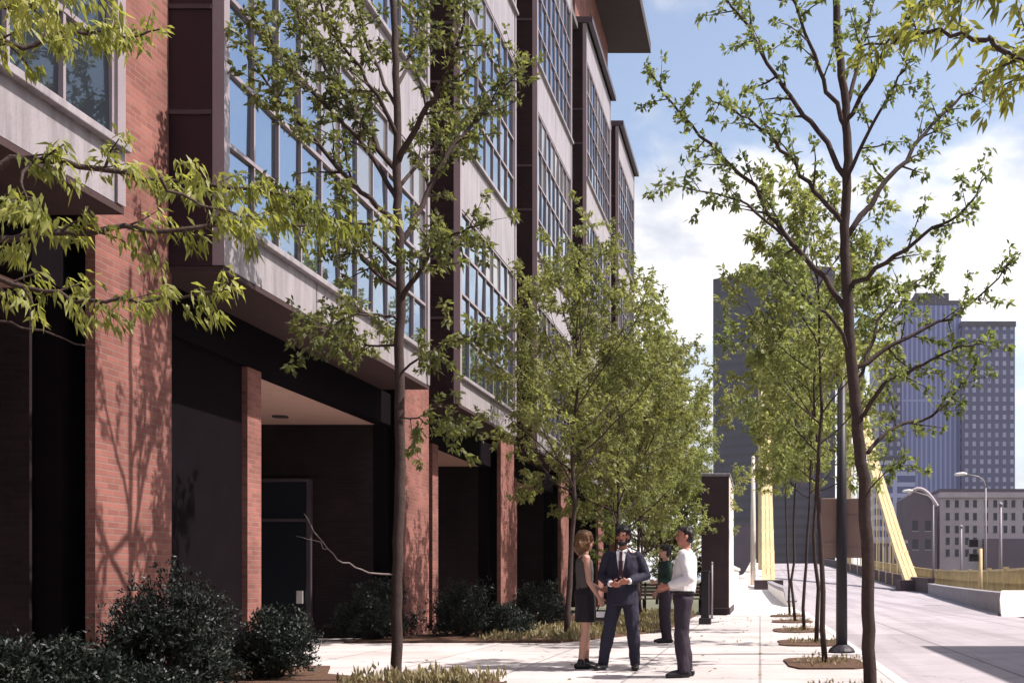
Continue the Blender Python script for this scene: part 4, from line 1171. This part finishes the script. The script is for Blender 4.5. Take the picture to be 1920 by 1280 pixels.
# gabled dark building between them
z = 290.0
a, c = P(1703, 1085, z), P(1757, 1085, z)
o = Vector(((a.x + c.x) / 2, z, -0.3)); gb = empty('gabled_building', o); tag(gb, 'dark building with a curved gable between the chain and the stone building', 'building')
h0, h1 = P(0, 965, z).z, P(0, 918, z).z
b = MB(o); n = 12; top = [(a.x + (c.x - a.x) * i / n, h0 + (h1 - h0) * math.sin(math.pi * (0.28 + 0.62 * i / n))) for i in range(n + 1)]
ring = [(a.x, -0.3)] + top + [(c.x, -0.3)]
k = len(b.v)
for y in (z, z + 25):
    for x, zz in ring: b.v.append(tuple(Vector((x, y, zz)) - o))
m = len(ring)
b.f.append(tuple(range(m - 1, -1, -1))); b.f.append(tuple(range(m, 2 * m)))
for i in range(m): b.f.append((i, (i + 1) % m, m + (i + 1) % m, m + i))
b.build('wall', M['stone_dark'], gb)
b = MB(o); b.tube([(x, z - 0.3, zz + 0.3) for x, zz in top], 0.55, 6); b.build('gable_coping', M['stone'], gb)
for px, py in ((1716, 985), (1740, 985), (1716, 1020), (1740, 1020)):
    p = P(px, py, z); f = MB(o).box(p.x - 0.9, p.x + 0.9, z - 0.1, z - 0.004, p.z - 1.6, p.z - 1.4).build('window', M['stone'], gb)
    MB(o).poly([(p.x - 0.8, z - 0.02, p.z - 1.38), (p.x + 0.8, z - 0.02, p.z - 1.38), (p.x + 0.8, z - 0.02, p.z + 1.4), (p.x - 0.8, z - 0.02, p.z + 1.4)]).build('glass', M['window_dark'], f)
# low red brick range behind the railing
ro, o, a, c = block('brick_range', 'low dark red building behind the railing left of the gabled one', 1640, 1702, 1018, 240, 20, M['stone_dark'], M['stone'])
for px in range(1648, 1700, 9):
    p = P(px, 1040, 240); MB(o).box(p.x - 0.18, p.x + 0.18, 239.7, 239.99, 0.2, P(0, 1024, 240).z).build('pilaster', M['stone'], ro)
# far blocks behind the left trees, low on the skyline
block('office_block', 'low dark block at the far bridge end behind the mast', 1372, 1440, 985, 330, 30, M['stone_dark'], M['slate'])

# ------------------------------------------------------------------ people
from mathutils import noise
def ringloft(pts, radii, hint=(1, 0, 0), n=16, round_ends=(True, True)):
    """closed tube with elliptical rings; radii are (across hint, along the other side)"""
    pts = [Vector(p) for p in pts]; radii = [r if hasattr(r, '__len__') else (r, r) for r in radii]
    t0 = (pts[1] - pts[0]).normalized(); t1 = (pts[-1] - pts[-2]).normalized()
    P2, R2 = list(pts), list(radii)
    if round_ends[0]:
        a = radii[0]; m = min(a)
        P2 = [pts[0] - t0 * m * 0.95, pts[0] - t0 * m * 0.7] + P2; R2 = [(a[0] * 0.3, a[1] * 0.3), (a[0] * 0.72, a[1] * 0.72)] + R2
    if round_ends[1]:
        a = radii[-1]; m = min(a)
        P2 += [pts[-1] + t1 * m * 0.7, pts[-1] + t1 * m * 0.95]; R2 += [(a[0] * 0.72, a[1] * 0.72), (a[0] * 0.3, a[1] * 0.3)]
    V, Fc = [], []
    h0 = Vector(hint)
    for i, p in enumerate(P2):
        t = (P2[min(i + 1, len(P2) - 1)] - P2[max(i - 1, 0)]).normalized()
        u = h0 - t * h0.dot(t)
        if u.length < 0.05: u = t.orthogonal()
        u.normalize(); w = t.cross(u)
        for k in range(n):
            a = 2 * math.pi * k / n
            V.append(p + u * math.cos(a) * R2[i][0] + w * math.sin(a) * R2[i][1])
    for i in range(len(P2) - 1):
        for k in range(n):
            k2 = (k + 1) % n
            Fc.append((i * n + k, i * n + k2, (i + 1) * n + k2, (i + 1) * n + k))
    Fc.append(tuple(range(n - 1, -1, -1))); e = (len(P2) - 1) * n; Fc.append(tuple(e + k for k in range(n)))
    return V, Fc

def fuse(name, pieces, mat, parent, voxel=0.009, smooth=4, wrinkle=0.0, freq=9.0):
    """one continuous surface grown over all pieces"""
    V, Fc = [], []
    for v, f in pieces:
        b = len(V); V += [tuple(p) for p in v]; Fc += [tuple(b + i for i in q) for q in f]
    me = bpy.data.meshes.new(name); me.from_pydata(V, [], Fc)
    bm = bmesh.new(); bm.from_mesh(me); bmesh.ops.recalc_face_normals(bm, faces=bm.faces); bm.to_mesh(me); bm.free()
    o = bpy.data.objects.new(name + '_work', me); col.objects.link(o)
    m = o.modifiers.new('r', 'REMESH'); m.mode = 'VOXEL'; m.voxel_size = voxel
    s = o.modifiers.new('s', 'SMOOTH'); s.factor = 0.5; s.iterations = smooth
    dg = bpy.context.evaluated_depsgraph_get()
    me2 = bpy.data.meshes.new_from_object(o.evaluated_get(dg))
    bpy.data.objects.remove(o); bpy.data.meshes.remove(me)
    if wrinkle:
        nn = len(me2.vertices); co = np.empty(nn * 3); no = np.empty(nn * 3)
        me2.vertices.foreach_get('co', co); me2.vertices.foreach_get('normal', no)
        co = co.reshape(-1, 3); no = no.reshape(-1, 3)
        for i in range(nn):
            p = Vector(co[i])
            q = Vector((p.x * freq, p.y * freq, p.z * freq * 0.55))
            k = noise.noise(q) + 0.5 * noise.noise(q * 2.3)
            co[i] += no[i] * (k * wrinkle)
        me2.vertices.foreach_set('co', co.ravel()); me2.update()
    me2.name = name; me2.materials.clear(); me2.materials.append(mat)
    me2.polygons.foreach_set('use_smooth', [True] * len(me2.polygons))
    ob = bpy.data.objects.new(name, me2); col.objects.link(ob); ob.parent = parent
    return ob

def ell(c, r, n=14, tilt=None):
    c = Vector(c); k = 7; pts, rad = [], []
    for i in range(1, k):
        a = math.pi * i / k
        pts.append(c + Vector((0, 0, -math.cos(a) * r[2]))); rad.append((r[0] * math.sin(a), r[1] * math.sin(a)))
    v, f = ringloft(pts, rad, n=n, round_ends=(False, False))
    v = list(v) + [c - Vector((0, 0, r[2])), c + Vector((0, 0, r[2]))]
    f = f[:-2]; m = len(v)
    for q in range(n):
        f.append(((q + 1) % n, q, m - 2)); f.append(((k - 2) * n + q, (k - 2) * n + (q + 1) % n, m - 1))
    return v, f

def hand(wr, d, palm, side, curl=0.6):
    """palm with four unequal bent fingers and a thumb from its side; d fingers' way, palm normal, side towards the thumb"""
    wr, d, palm, side = Vector(wr), Vector(d).normalized(), Vector(palm).normalized(), Vector(side).normalized()
    pcs = [ringloft([wr, wr + d * 0.045, wr + d * 0.085], [(0.028, 0.017), (0.040, 0.017), (0.038, 0.014)], hint=side)]
    for i, L in enumerate((0.070, 0.080, 0.075, 0.058)):
        b = wr + d * 0.085 + side * (0.028 - 0.0185 * i)
        a1, a2 = curl * 0.6, curl * 1.5
        q1 = b + (d * math.cos(a1) + palm * math.sin(a1)) * L * 0.5
        q2 = q1 + (d * math.cos(a2) + palm * math.sin(a2)) * L * 0.5
        pcs.append(ringloft([b - d * 0.015, b, q1, q2], [0.0085, 0.0088, 0.0082, 0.0065], n=8))
    b = wr + d * 0.03 + side * 0.03
    q1 = b + (d * 0.6 + side * 0.7 + palm * 0.3).normalized() * 0.034; q2 = q1 + (d * 0.9 + side * 0.1 + palm * 0.5).normalized() * 0.03
    pcs.append(ringloft([b - side * 0.012, b, q1, q2], [0.012, 0.0115, 0.010, 0.008], n=8))
    return pcs

def person(label, loc, rz, S, pose, look, group='people talking on the walk'):
    """S scale; pose joints in a frame that faces +Y, left side -X"""
    root = empty('person', loc, R(rz)); tag(root, label, 'person', group)
    root.scale = (S, S, S)
    fem = look.get('fem', False)
    sh = 0.165 if fem else 0.195
    J = dict(hipL=(-0.085, 0, 0.92), hipR=(0.085, 0, 0.92), kneeL=(-0.10, 0.02, 0.49), kneeR=(0.10, 0.02, 0.49), ankL=(-0.11, -0.02, 0.085), ankR=(0.11, -0.02, 0.085),
             shL=(-sh, 0, 1.425), shR=(sh, 0, 1.425), elL=(-0.25, -0.03, 1.14), elR=(0.25, -0.03, 1.14), wrL=(-0.22, 0.12, 0.93), wrR=(0.22, 0.12, 0.93),
             neck=(0, -0.005, 1.47), head=(0, 0.015, 1.645), toeL=(-0.03, 1), toeR=(0.03, 1), hdL=(0, 0.5, -1), hdR=(0, 0.5, -1), pmL=(1, 0, 0), pmR=(-1, 0, 0), sdL=(0, 1, 0.4), sdR=(0, 1, 0.4), lean=0.0)
    J.update(pose)
    V = {k: Vector(v) for k, v in J.items() if isinstance(v, tuple) and len(v) == 3}
    ln = J['lean']
    wst = (0.125, 0.085) if fem else (0.150, 0.105); chs = (0.145, 0.10) if fem else (0.175, 0.118); hpw = (0.165, 0.115) if fem else (0.160, 0.11)
    spine = [Vector((0, 0, 0.88)), Vector((0, 0, 0.97)), Vector((0, 0.005 + ln * 0.3, 1.08)), Vector((0, 0.005 + ln * 0.7, 1.26)), Vector((0, -0.005 + ln, 1.38)), Vector((0, -0.01 + ln, 1.45))]
    srad = [(hpw[0] * 0.92, hpw[1]), hpw, wst, chs, (chs[0] * 1.02, chs[1] * 0.9), (0.09, 0.07)]
    def torso(g): return ringloft(spine, [(a + g, b + g) for a, b in srad])
    def arm(s, g, to=1.0, cuff=False):
        a, b, c = V['sh' + s], V['el' + s], V['wr' + s]
        sc = 0.85 if fem else 1.0
        if to <= 0.5:
            m = a.lerp(b, to * 2); return [ringloft([a, m], [0.052 * sc + g, 0.047 * sc + g], round_ends=(True, False))]
        e = b.lerp(c, to * 2 - 1)
        return [ringloft([a, a.lerp(b, 0.5), b], [0.053 * sc + g, 0.047 * sc + g, 0.040 * sc + g], n=14), ringloft([b, b.lerp(c, 0.35), e], [0.040 * sc + g, 0.039 * sc + g, (0.027 if to >= 1 else 0.033) * sc + g], n=14, round_ends=(True, not cuff))]
    def leg(s, g, k=1.0, hem=None):
        a, b, c = V['hip' + s], V['knee' + s], V['ank' + s]
        if hem is not None: c = b.lerp(c, hem)
        q = 0.92 if fem else 1.0
        return [ringloft([a + Vector((0, 0, 0.0)), a.lerp(b, 0.5), b], [(0.088 * q + g, 0.092 * q + g), (0.075 * q + g, 0.08 * q + g), (0.055 * q + g * k, 0.058 * q + g * k)]),
                ringloft([b, b.lerp(c, 0.35), c], [(0.054 * q + g * k, 0.056 * q + g * k), (0.053 * q + g * k, 0.058 * q + g * k), (0.037 * q + g * k, 0.040 * q + g * k)], round_ends=(True, hem is None))]
    def foot(s, g, L=0.20):
        c = V['ank' + s]; t = Vector((J['toe' + s][0], J['toe' + s][1], 0)).normalized()
        sd = Vector((t.y, -t.x, 0))
        h = c - t * 0.05; h.z = 0.04; m = c + t * 0.06; m.z = 0.042; e = c + t * (L - 0.05); e.z = 0.028
        return [ringloft([h, m, e], [(0.034 + g, 0.038 + g), (0.042 + g, 0.036 + g), (0.036 + g, 0.024 + g)], hint=sd), ringloft([c + Vector((0, 0, 0.02)), c - Vector((0, 0, 0.045))], [0.038 + g, 0.038 + g])]
    H = V['head'] + Vector((0, ln, 0))
    hy = R(look.get('turn', 0))
    rot = Matrix.Rotation(hy, 3, 'Z')
    def hp(x, y, z): return H + rot @ Vector((x, y, z))
    pieces = [torso(0.0), ringloft([Vector((0, -0.015 + ln, 1.43)), Vector((0, ln, 1.50)), H - Vector((0, 0.01, 0.06))], [(0.062, 0.06), (0.052, 0.054), (0.054, 0.056)]),
              ell(hp(0, -0.008, 0.018), (0.074, 0.092, 0.096)), ell(hp(0, 0.022, -0.045), (0.056, 0.066, 0.068)), ell(hp(0, 0.054, -0.088), (0.028, 0.026, 0.022)),
              ringloft([hp(0, 0.082, 0.022), hp(0, 0.099, -0.018), hp(0, 0.088, -0.030)], [0.009, 0.014, 0.011], n=8),
              ell(hp(-0.076, -0.008, -0.008), (0.010, 0.020, 0.031)), ell(hp(0.076, -0.008, -0.008), (0.010, 0.020, 0.031))]
    for s in 'LR':
        pieces += arm(s, 0.0) + leg(s, 0.0) + hand(V['wr' + s], V['hd' + s], V['pm' + s], V['sd' + s], look.get('curl', 0.6)) + foot(s, 0.0)
        pieces.append(ringloft([Vector((0, -0.005 + ln, 1.40)), V['sh' + s] - Vector((0, 0, 0.01))], [(0.06, 0.075), (0.05, 0.055)], hint=(0, 1, 0)))
    body = fuse('body', pieces, look['skin'], root, 0.0075, 3)
    for s in (-1, 1):
        e = MB(); 
        v, f = ell(hp(0.031 * s, 0.079, 0.012), (0.013, 0.008, 0.008), 8); e.v = [tuple(p) for p in v]; e.f = f
        e.build('eye', M['eye'], root, smooth=True)
    v, f = ell(hp(0, 0.083, -0.060), (0.024, 0.008, 0.007), 8); e = MB(); e.v = [tuple(p) for p in v]; e.f = f
    e.build('mouth', M['lip'], root, smooth=True)
    # hair
    hs = look['hair_style']; hair = []
    if hs == 'short':
        hair = [ell(hp(0, -0.022, 0.040), (0.083, 0.094, 0.090)), ell(hp(0, -0.050, -0.010), (0.075, 0.062, 0.075))]
    elif hs == 'full':
        hair = [ell(hp(0, -0.018, 0.058), (0.098, 0.102, 0.092)), ell(hp(0, -0.052, -0.005), (0.096, 0.072, 0.095))]
    elif hs == 'bob':
        hair = [ell(hp(0, -0.020, 0.045), (0.112, 0.118, 0.106)), ell(hp(0, -0.066, -0.050), (0.122, 0.092, 0.130)), ell(hp(0, -0.066, -0.115), (0.095, 0.060, 0.075)), ell(hp(-0.078, 0.0, -0.045), (0.026, 0.052, 0.095)), ell(hp(0.078, 0.0, -0.045), (0.026, 0.052, 0.095)), ell(hp(0, 0.045, 0.080), (0.07, 0.04, 0.03))]
    fuse('hair', hair, M[look['hair']], root, 0.008, 1, 0.016, 24.0)
    if look.get('beard'):
        fuse('beard', [ell(hp(0, 0.050, -0.088), (0.050, 0.048, 0.034)), ell(hp(-0.05, 0.02, -0.055), (0.018, 0.038, 0.045)), ell(hp(0.05, 0.02, -0.055), (0.018, 0.038, 0.045)), ell(hp(0, 0.082, -0.046), (0.032, 0.012, 0.007))], M['hair_black'], root, 0.006, 2)
    # clothes
    if look.get('trousers'):
        pcs = [ringloft([spine[0], spine[1], Vector((0, 0.003, 1.03))], [(hpw[0] + 0.0, hpw[1] + 0.008), (hpw[0] + 0.014, hpw[1] + 0.012), (wst[0] + 0.018, wst[1] + 0.016)], round_ends=(True, False))]
        for s in 'LR': pcs += leg(s, 0.017, 1.5, 1.06)
        fuse('trousers', pcs, look['trousers'], root, 0.0095, 3, 0.011, 11.0)
    if look.get('skirt'):
        fuse('skirt', [ringloft([Vector((0, 0.005, 1.07)), Vector((0, 0, 0.96)), Vector((0, 0.01, 0.80)), Vector((0, 0.01, 0.60))], [(wst[0] + 0.016, wst[1] + 0.016), (hpw[0] + 0.018, hpw[1] + 0.018), (0.185, 0.135), (0.170, 0.130)], round_ends=(False, False))], look['skirt'], root, 0.0095, 2, 0.008, 10.0)
    g = look.get('top_g', 0.016)
    if look.get('jacket'):
        hem = ringloft([Vector((0, 0, 0.80)), Vector((0, 0, 0.94)), Vector((0, 0.005, 1.10))], [(0.198, 0.150), (0.192, 0.145), (wst[0] + 0.032, wst[1] + 0.032)], round_ends=(False, True))
        pcs = [hem, ringloft(spine[2:], [(a + 0.030, b + 0.028) for a, b in srad[2:]], round_ends=(True, False)), ringloft([spine[-1] - Vector((0, 0, 0.02)), Vector((0, -0.028 + ln, 1.475))], [(0.118, 0.092), (0.080, 0.066)], round_ends=(False, False))]
        for s in 'LR':
            pcs += arm(s, 0.015, 0.96, True)
            pcs.append(ringloft([Vector((0, -0.005 + ln, 1.41)), V['sh' + s] + Vector((0, 0, 0.005))], [(0.075, 0.050), (0.060, 0.046)], hint=(0, 1, 0)))
        jk = fuse('jacket', pcs, look['jacket'], root, 0.0095, 3, 0.010, 11.0)
        yv = 0.152
        sf = MB(); b0 = [(-0.062, yv - 0.042, 1.455), (0.062, yv - 0.042, 1.455), (0.012, yv + 0.004, 1.14), (-0.012, yv + 0.004, 1.14)]
        sf.poly([Vector(p) for p in (b0[0], b0[1], (0.045, yv - 0.006, 1.34), (-0.045, yv - 0.006, 1.34))][::-1]); sf.poly([Vector(p) for p in ((-0.045, yv - 0.006, 1.34), (0.045, yv - 0.006, 1.34), b0[2], b0[3])][::-1])
        so = sf.build('shirt', M['white_shirt'], root); so.modifiers.new('thick', 'SOLIDIFY').thickness = 0.02
        t = MB(); t.bar((0, yv - 0.020, 1.455), (0, yv + 0.014, 1.34), 0.036, 0.016); t.bar((0, yv + 0.014, 1.345), (0, yv + 0.022, 1.15), 0.052, 0.014); t.build('tie', M['tie'], root)
        for s in (-1, 1):
            l = MB(); l.poly([Vector((s * 0.045, yv - 0.030, 1.46)), Vector((s * 0.105, yv - 0.036, 1.40)), Vector((s * 0.080, yv - 0.008, 1.33)), Vector((s * 0.010, yv + 0.014, 1.13))])
            lo = l.build('lapel', look['jacket'], root); lo.modifiers.new('thick', 'SOLIDIFY').thickness = 0.012
            c = MB(); c.bar((s * 0.062, 0.045 + ln, 1.478), (s * 0.014, 0.098 + ln, 1.452), 0.012, 0.034); c.build('collar', M['white_shirt'], root)
        for s in 'LR':
            a = V['el' + s].lerp(V['wr' + s], 0.90); c = V['el' + s].lerp(V['wr' + s], 1.02)
            fuse('cuff', [ringloft([a, c], [0.040, 0.038], round_ends=(False, False))], M['white_shirt'], root, 0.006, 1)
    elif look.get('shirt'):
        pcs = [ringloft([Vector((0, 0, 0.99))] + spine[2:], [(wst[0] + 0.030, wst[1] + 0.034), (wst[0] + 0.034, wst[1] + 0.040)] + [(a + 0.026, b + 0.026) for a, b in srad[3:]], round_ends=(False, False)), ringloft([spine[-1] - Vector((0, 0, 0.01)), Vector((0, -0.012 + ln, 1.482))], [(0.112, 0.092), (0.074, 0.072)], round_ends=(False, False))]
        for s in 'LR':
            pcs += arm(s, 0.020, look.get('sleeve', 0.9), True)
            pcs.append(ringloft([Vector((0, -0.005 + ln, 1.41)), V['sh' + s]], [(0.075, 0.06), (0.062, 0.056)], hint=(0, 1, 0)))
        fuse('shirt', pcs, look['shirt'], root, 0.0095, 3, 0.013, 10.0)
        fuse('collar', [ringloft([Vector((0, -0.01 + ln, 1.455)), Vector((0, 0.0 + ln, 1.495))], [(0.071, 0.069), (0.062, 0.062)], round_ends=(False, False))], look['shirt'], root, 0.007, 1)
        fuse('belt', [ringloft([Vector((0, 0.003, 0.975)), Vector((0, 0.003, 1.012))], [(wst[0] + 0.040, wst[1] + 0.042)] * 2, round_ends=(False, False))], M['shoe'], root, 0.008, 1)
    elif look.get('top'):
        pcs = [ringloft([Vector((0, 0, 1.0))] + spine[2:5] + [Vector((0, -0.005 + ln, 1.425))], [(wst[0] + 0.026, wst[1] + 0.026), (wst[0] + 0.020, wst[1] + 0.020), (chs[0] + 0.014, chs[1] + 0.020), (chs[0] + 0.004, chs[1] * 0.95 + 0.012), (0.105, 0.085)], round_ends=(False, False))]
        if not fem: pcs.append(ringloft([spine[-1] - Vector((0, 0, 0.02)), Vector((0, -0.012 + ln, 1.475))], [(0.112, 0.092), (0.076, 0.074)], round_ends=(False, False)))
        for s in 'LR': pcs.append(ringloft([Vector((0, -0.005 + ln, 1.41)), V['sh' + s] * 0.80 + Vector((0, ln, 1.415)) * 0.20], [(0.07, 0.06), (0.062, 0.052)], hint=(0, 1, 0), round_ends=(True, False)))
        if look.get('sleeve'):
            for s in 'LR': pcs += arm(s, 0.018, look['sleeve'], True)
        fuse('top', pcs, look['top'], root, 0.009, 3, 0.008, 11.0)
    for s in 'LR':
        fuse('shoe', foot(s, 0.010, 0.235) if not fem else foot(s, 0.007, 0.215), M['shoe'], root, 0.008, 2)
    return root

zS, zW, zM, zB = 13.2, 13.4, 12.24, 18.8
xS, xW, xM = P(1168, 0, zS).x, P(1096, 0, zW).x, P(1281, 0, zM).x
person('bearded man in navy suit and tie, facing us with hands together', (xS, zS, 0), 178, 1.0,
       dict(shL=(-0.185, 0, 1.40), shR=(0.185, 0, 1.40), kneeL=(-0.13, 0.03, 0.49), kneeR=(0.17, 0.02, 0.49), ankL=(-0.15, -0.02, 0.085), ankR=(0.25, -0.02, 0.085), toeL=(-0.15, 1), toeR=(0.25, 1),
            elL=(-0.29, -0.04, 1.16), elR=(0.28, -0.04, 1.15), wrL=(-0.10, 0.20, 1.09), wrR=(0.11, 0.21, 1.06),
            hdL=(1, 0.25, -0.05), hdR=(-1, 0.3, -0.1), pmL=(0.1, -0.6, -0.7), pmR=(0, -0.8, 0.5), sdL=(0, 0.4, 1), sdR=(0, 0.4, 1)),
       dict(skin=M['skin_tan'], hair='hair_black', hair_style='full', beard=True, trousers=M['navy'], jacket=M['navy'], turn=-6, curl=0.9))
person('woman with brown hair in a sleeveless grey top and black skirt', (xW, zW, 0), -72, 0.97,
       dict(kneeL=(-0.08, 0.03, 0.49), kneeR=(0.08, 0.0, 0.49), ankL=(-0.08, 0.03, 0.085), ankR=(0.085, -0.06, 0.085),
            elL=(-0.20, 0.05, 1.12), elR=(0.215, 0.02, 1.13), wrL=(-0.13, 0.24, 1.02), wrR=(0.185, 0.16, 0.91),
            hdL=(0.6, 0.8, 0), hdR=(0, 0.6, -1), pmL=(0.5, -0.3, -0.8), pmR=(-1, 0, 0), sdL=(0.2, 0.3, 1), sdR=(0, 1, 0.5)),
       dict(skin=M['skin'], fem=True, hair='hair_brown', hair_style='bob', skirt=M['black_cloth'], top=M['grey_top'], turn=-4, curl=1.1))
person('dark haired man in white shirt and dark trousers, in profile facing left', (xM, zM, 0), 96, 0.975,
       dict(kneeL=(-0.09, 0.03, 0.49), kneeR=(0.09, 0.01, 0.49), ankL=(-0.10, 0.0, 0.085), ankR=(0.10, -0.05, 0.085), toeL=(-0.25, 1), toeR=(0.1, 1),
            elL=(-0.265, -0.06, 1.15), elR=(0.25, -0.05, 1.15), wrL=(-0.13, 0.20, 1.06), wrR=(0.12, 0.20, 1.04),
            hdL=(0.5, 0.85, -0.1), hdR=(-0.5, 0.85, -0.15), pmL=(0.8, -0.4, -0.2), pmR=(-0.8, -0.4, -0.2), sdL=(0, 0.3, 1), sdR=(0, 0.3, 1), lean=-0.03),
       dict(skin=M['skin_tan'], hair='hair_black', hair_style='short', trousers=M['trousers'], shirt=M['white_shirt'], sleeve=0.92, turn=4, curl=0.9))
person('person in a dark green top, half hidden behind the man in the white shirt', (P(1248, 0, zB).x, zB, 0), 108, 0.97,
       dict(elL=(-0.25, -0.03, 1.14), wrL=(-0.12, 0.22, 1.10), hdL=(0.8, 0.5, 0.1), pmL=(0, -0.4, -1), sdL=(0, 0.3, 1)),
       dict(skin=M['skin'], hair='hair_black', hair_style='full', trousers=M['trousers'], top=M['green_top'], sleeve=0.9, curl=0.7))
# the woman's small bag
a = R(-72); wx = xW + 0.97 * (0.185 * math.cos(a) - 0.215 * math.sin(a)); wy = zW + 0.97 * (0.185 * math.sin(a) + 0.215 * math.cos(a))
b = Vector((wx, wy, 0.66))
hb = empty('handbag', b); tag(hb, 'small dark handbag with a pale flap held in the woman\'s lowered hand', 'handbag')
MB(b).box(wx - 0.10, wx + 0.10, wy - 0.035, wy + 0.035, 0.60, 0.735).build('pouch', M['leather'], hb, bevel=0.015)
MB(b).box(wx - 0.085, wx + 0.085, wy - 0.05, wy - 0.036, 0.645, 0.72).build('flap', M['white_shirt'], hb, bevel=0.006)
MB(b).tube([(wx - 0.08, wy, 0.73), (wx - 0.05, wy, 0.80), (wx, wy, 0.83), (wx + 0.05, wy, 0.80), (wx + 0.08, wy, 0.73)], 0.008, 8).build('strap', M['leather'], hb, smooth=True)

# ------------------------------------------------------------------ the air
hm = bpy.data.materials.new('thin_haze'); hm.use_nodes = True
t = hm.node_tree; t.nodes.clear()
ho = N(t, 'ShaderNodeOutputMaterial'); hv = N(t, 'ShaderNodeVolumePrincipled')
hv.inputs['Color'].default_value = (0.78, 0.82, 0.98, 1)
hv.inputs['Density'].default_value = 0.00010
hv.inputs['Anisotropy'].default_value = 0.2
t.links.new(hv.outputs[0], ho.inputs['Volume'])
hz = MB((0, 600, 0)).box(-1250, 1250, -120, 1450, -1.3, 160.0).build('haze', hm)
tag(hz, kind='stuff')
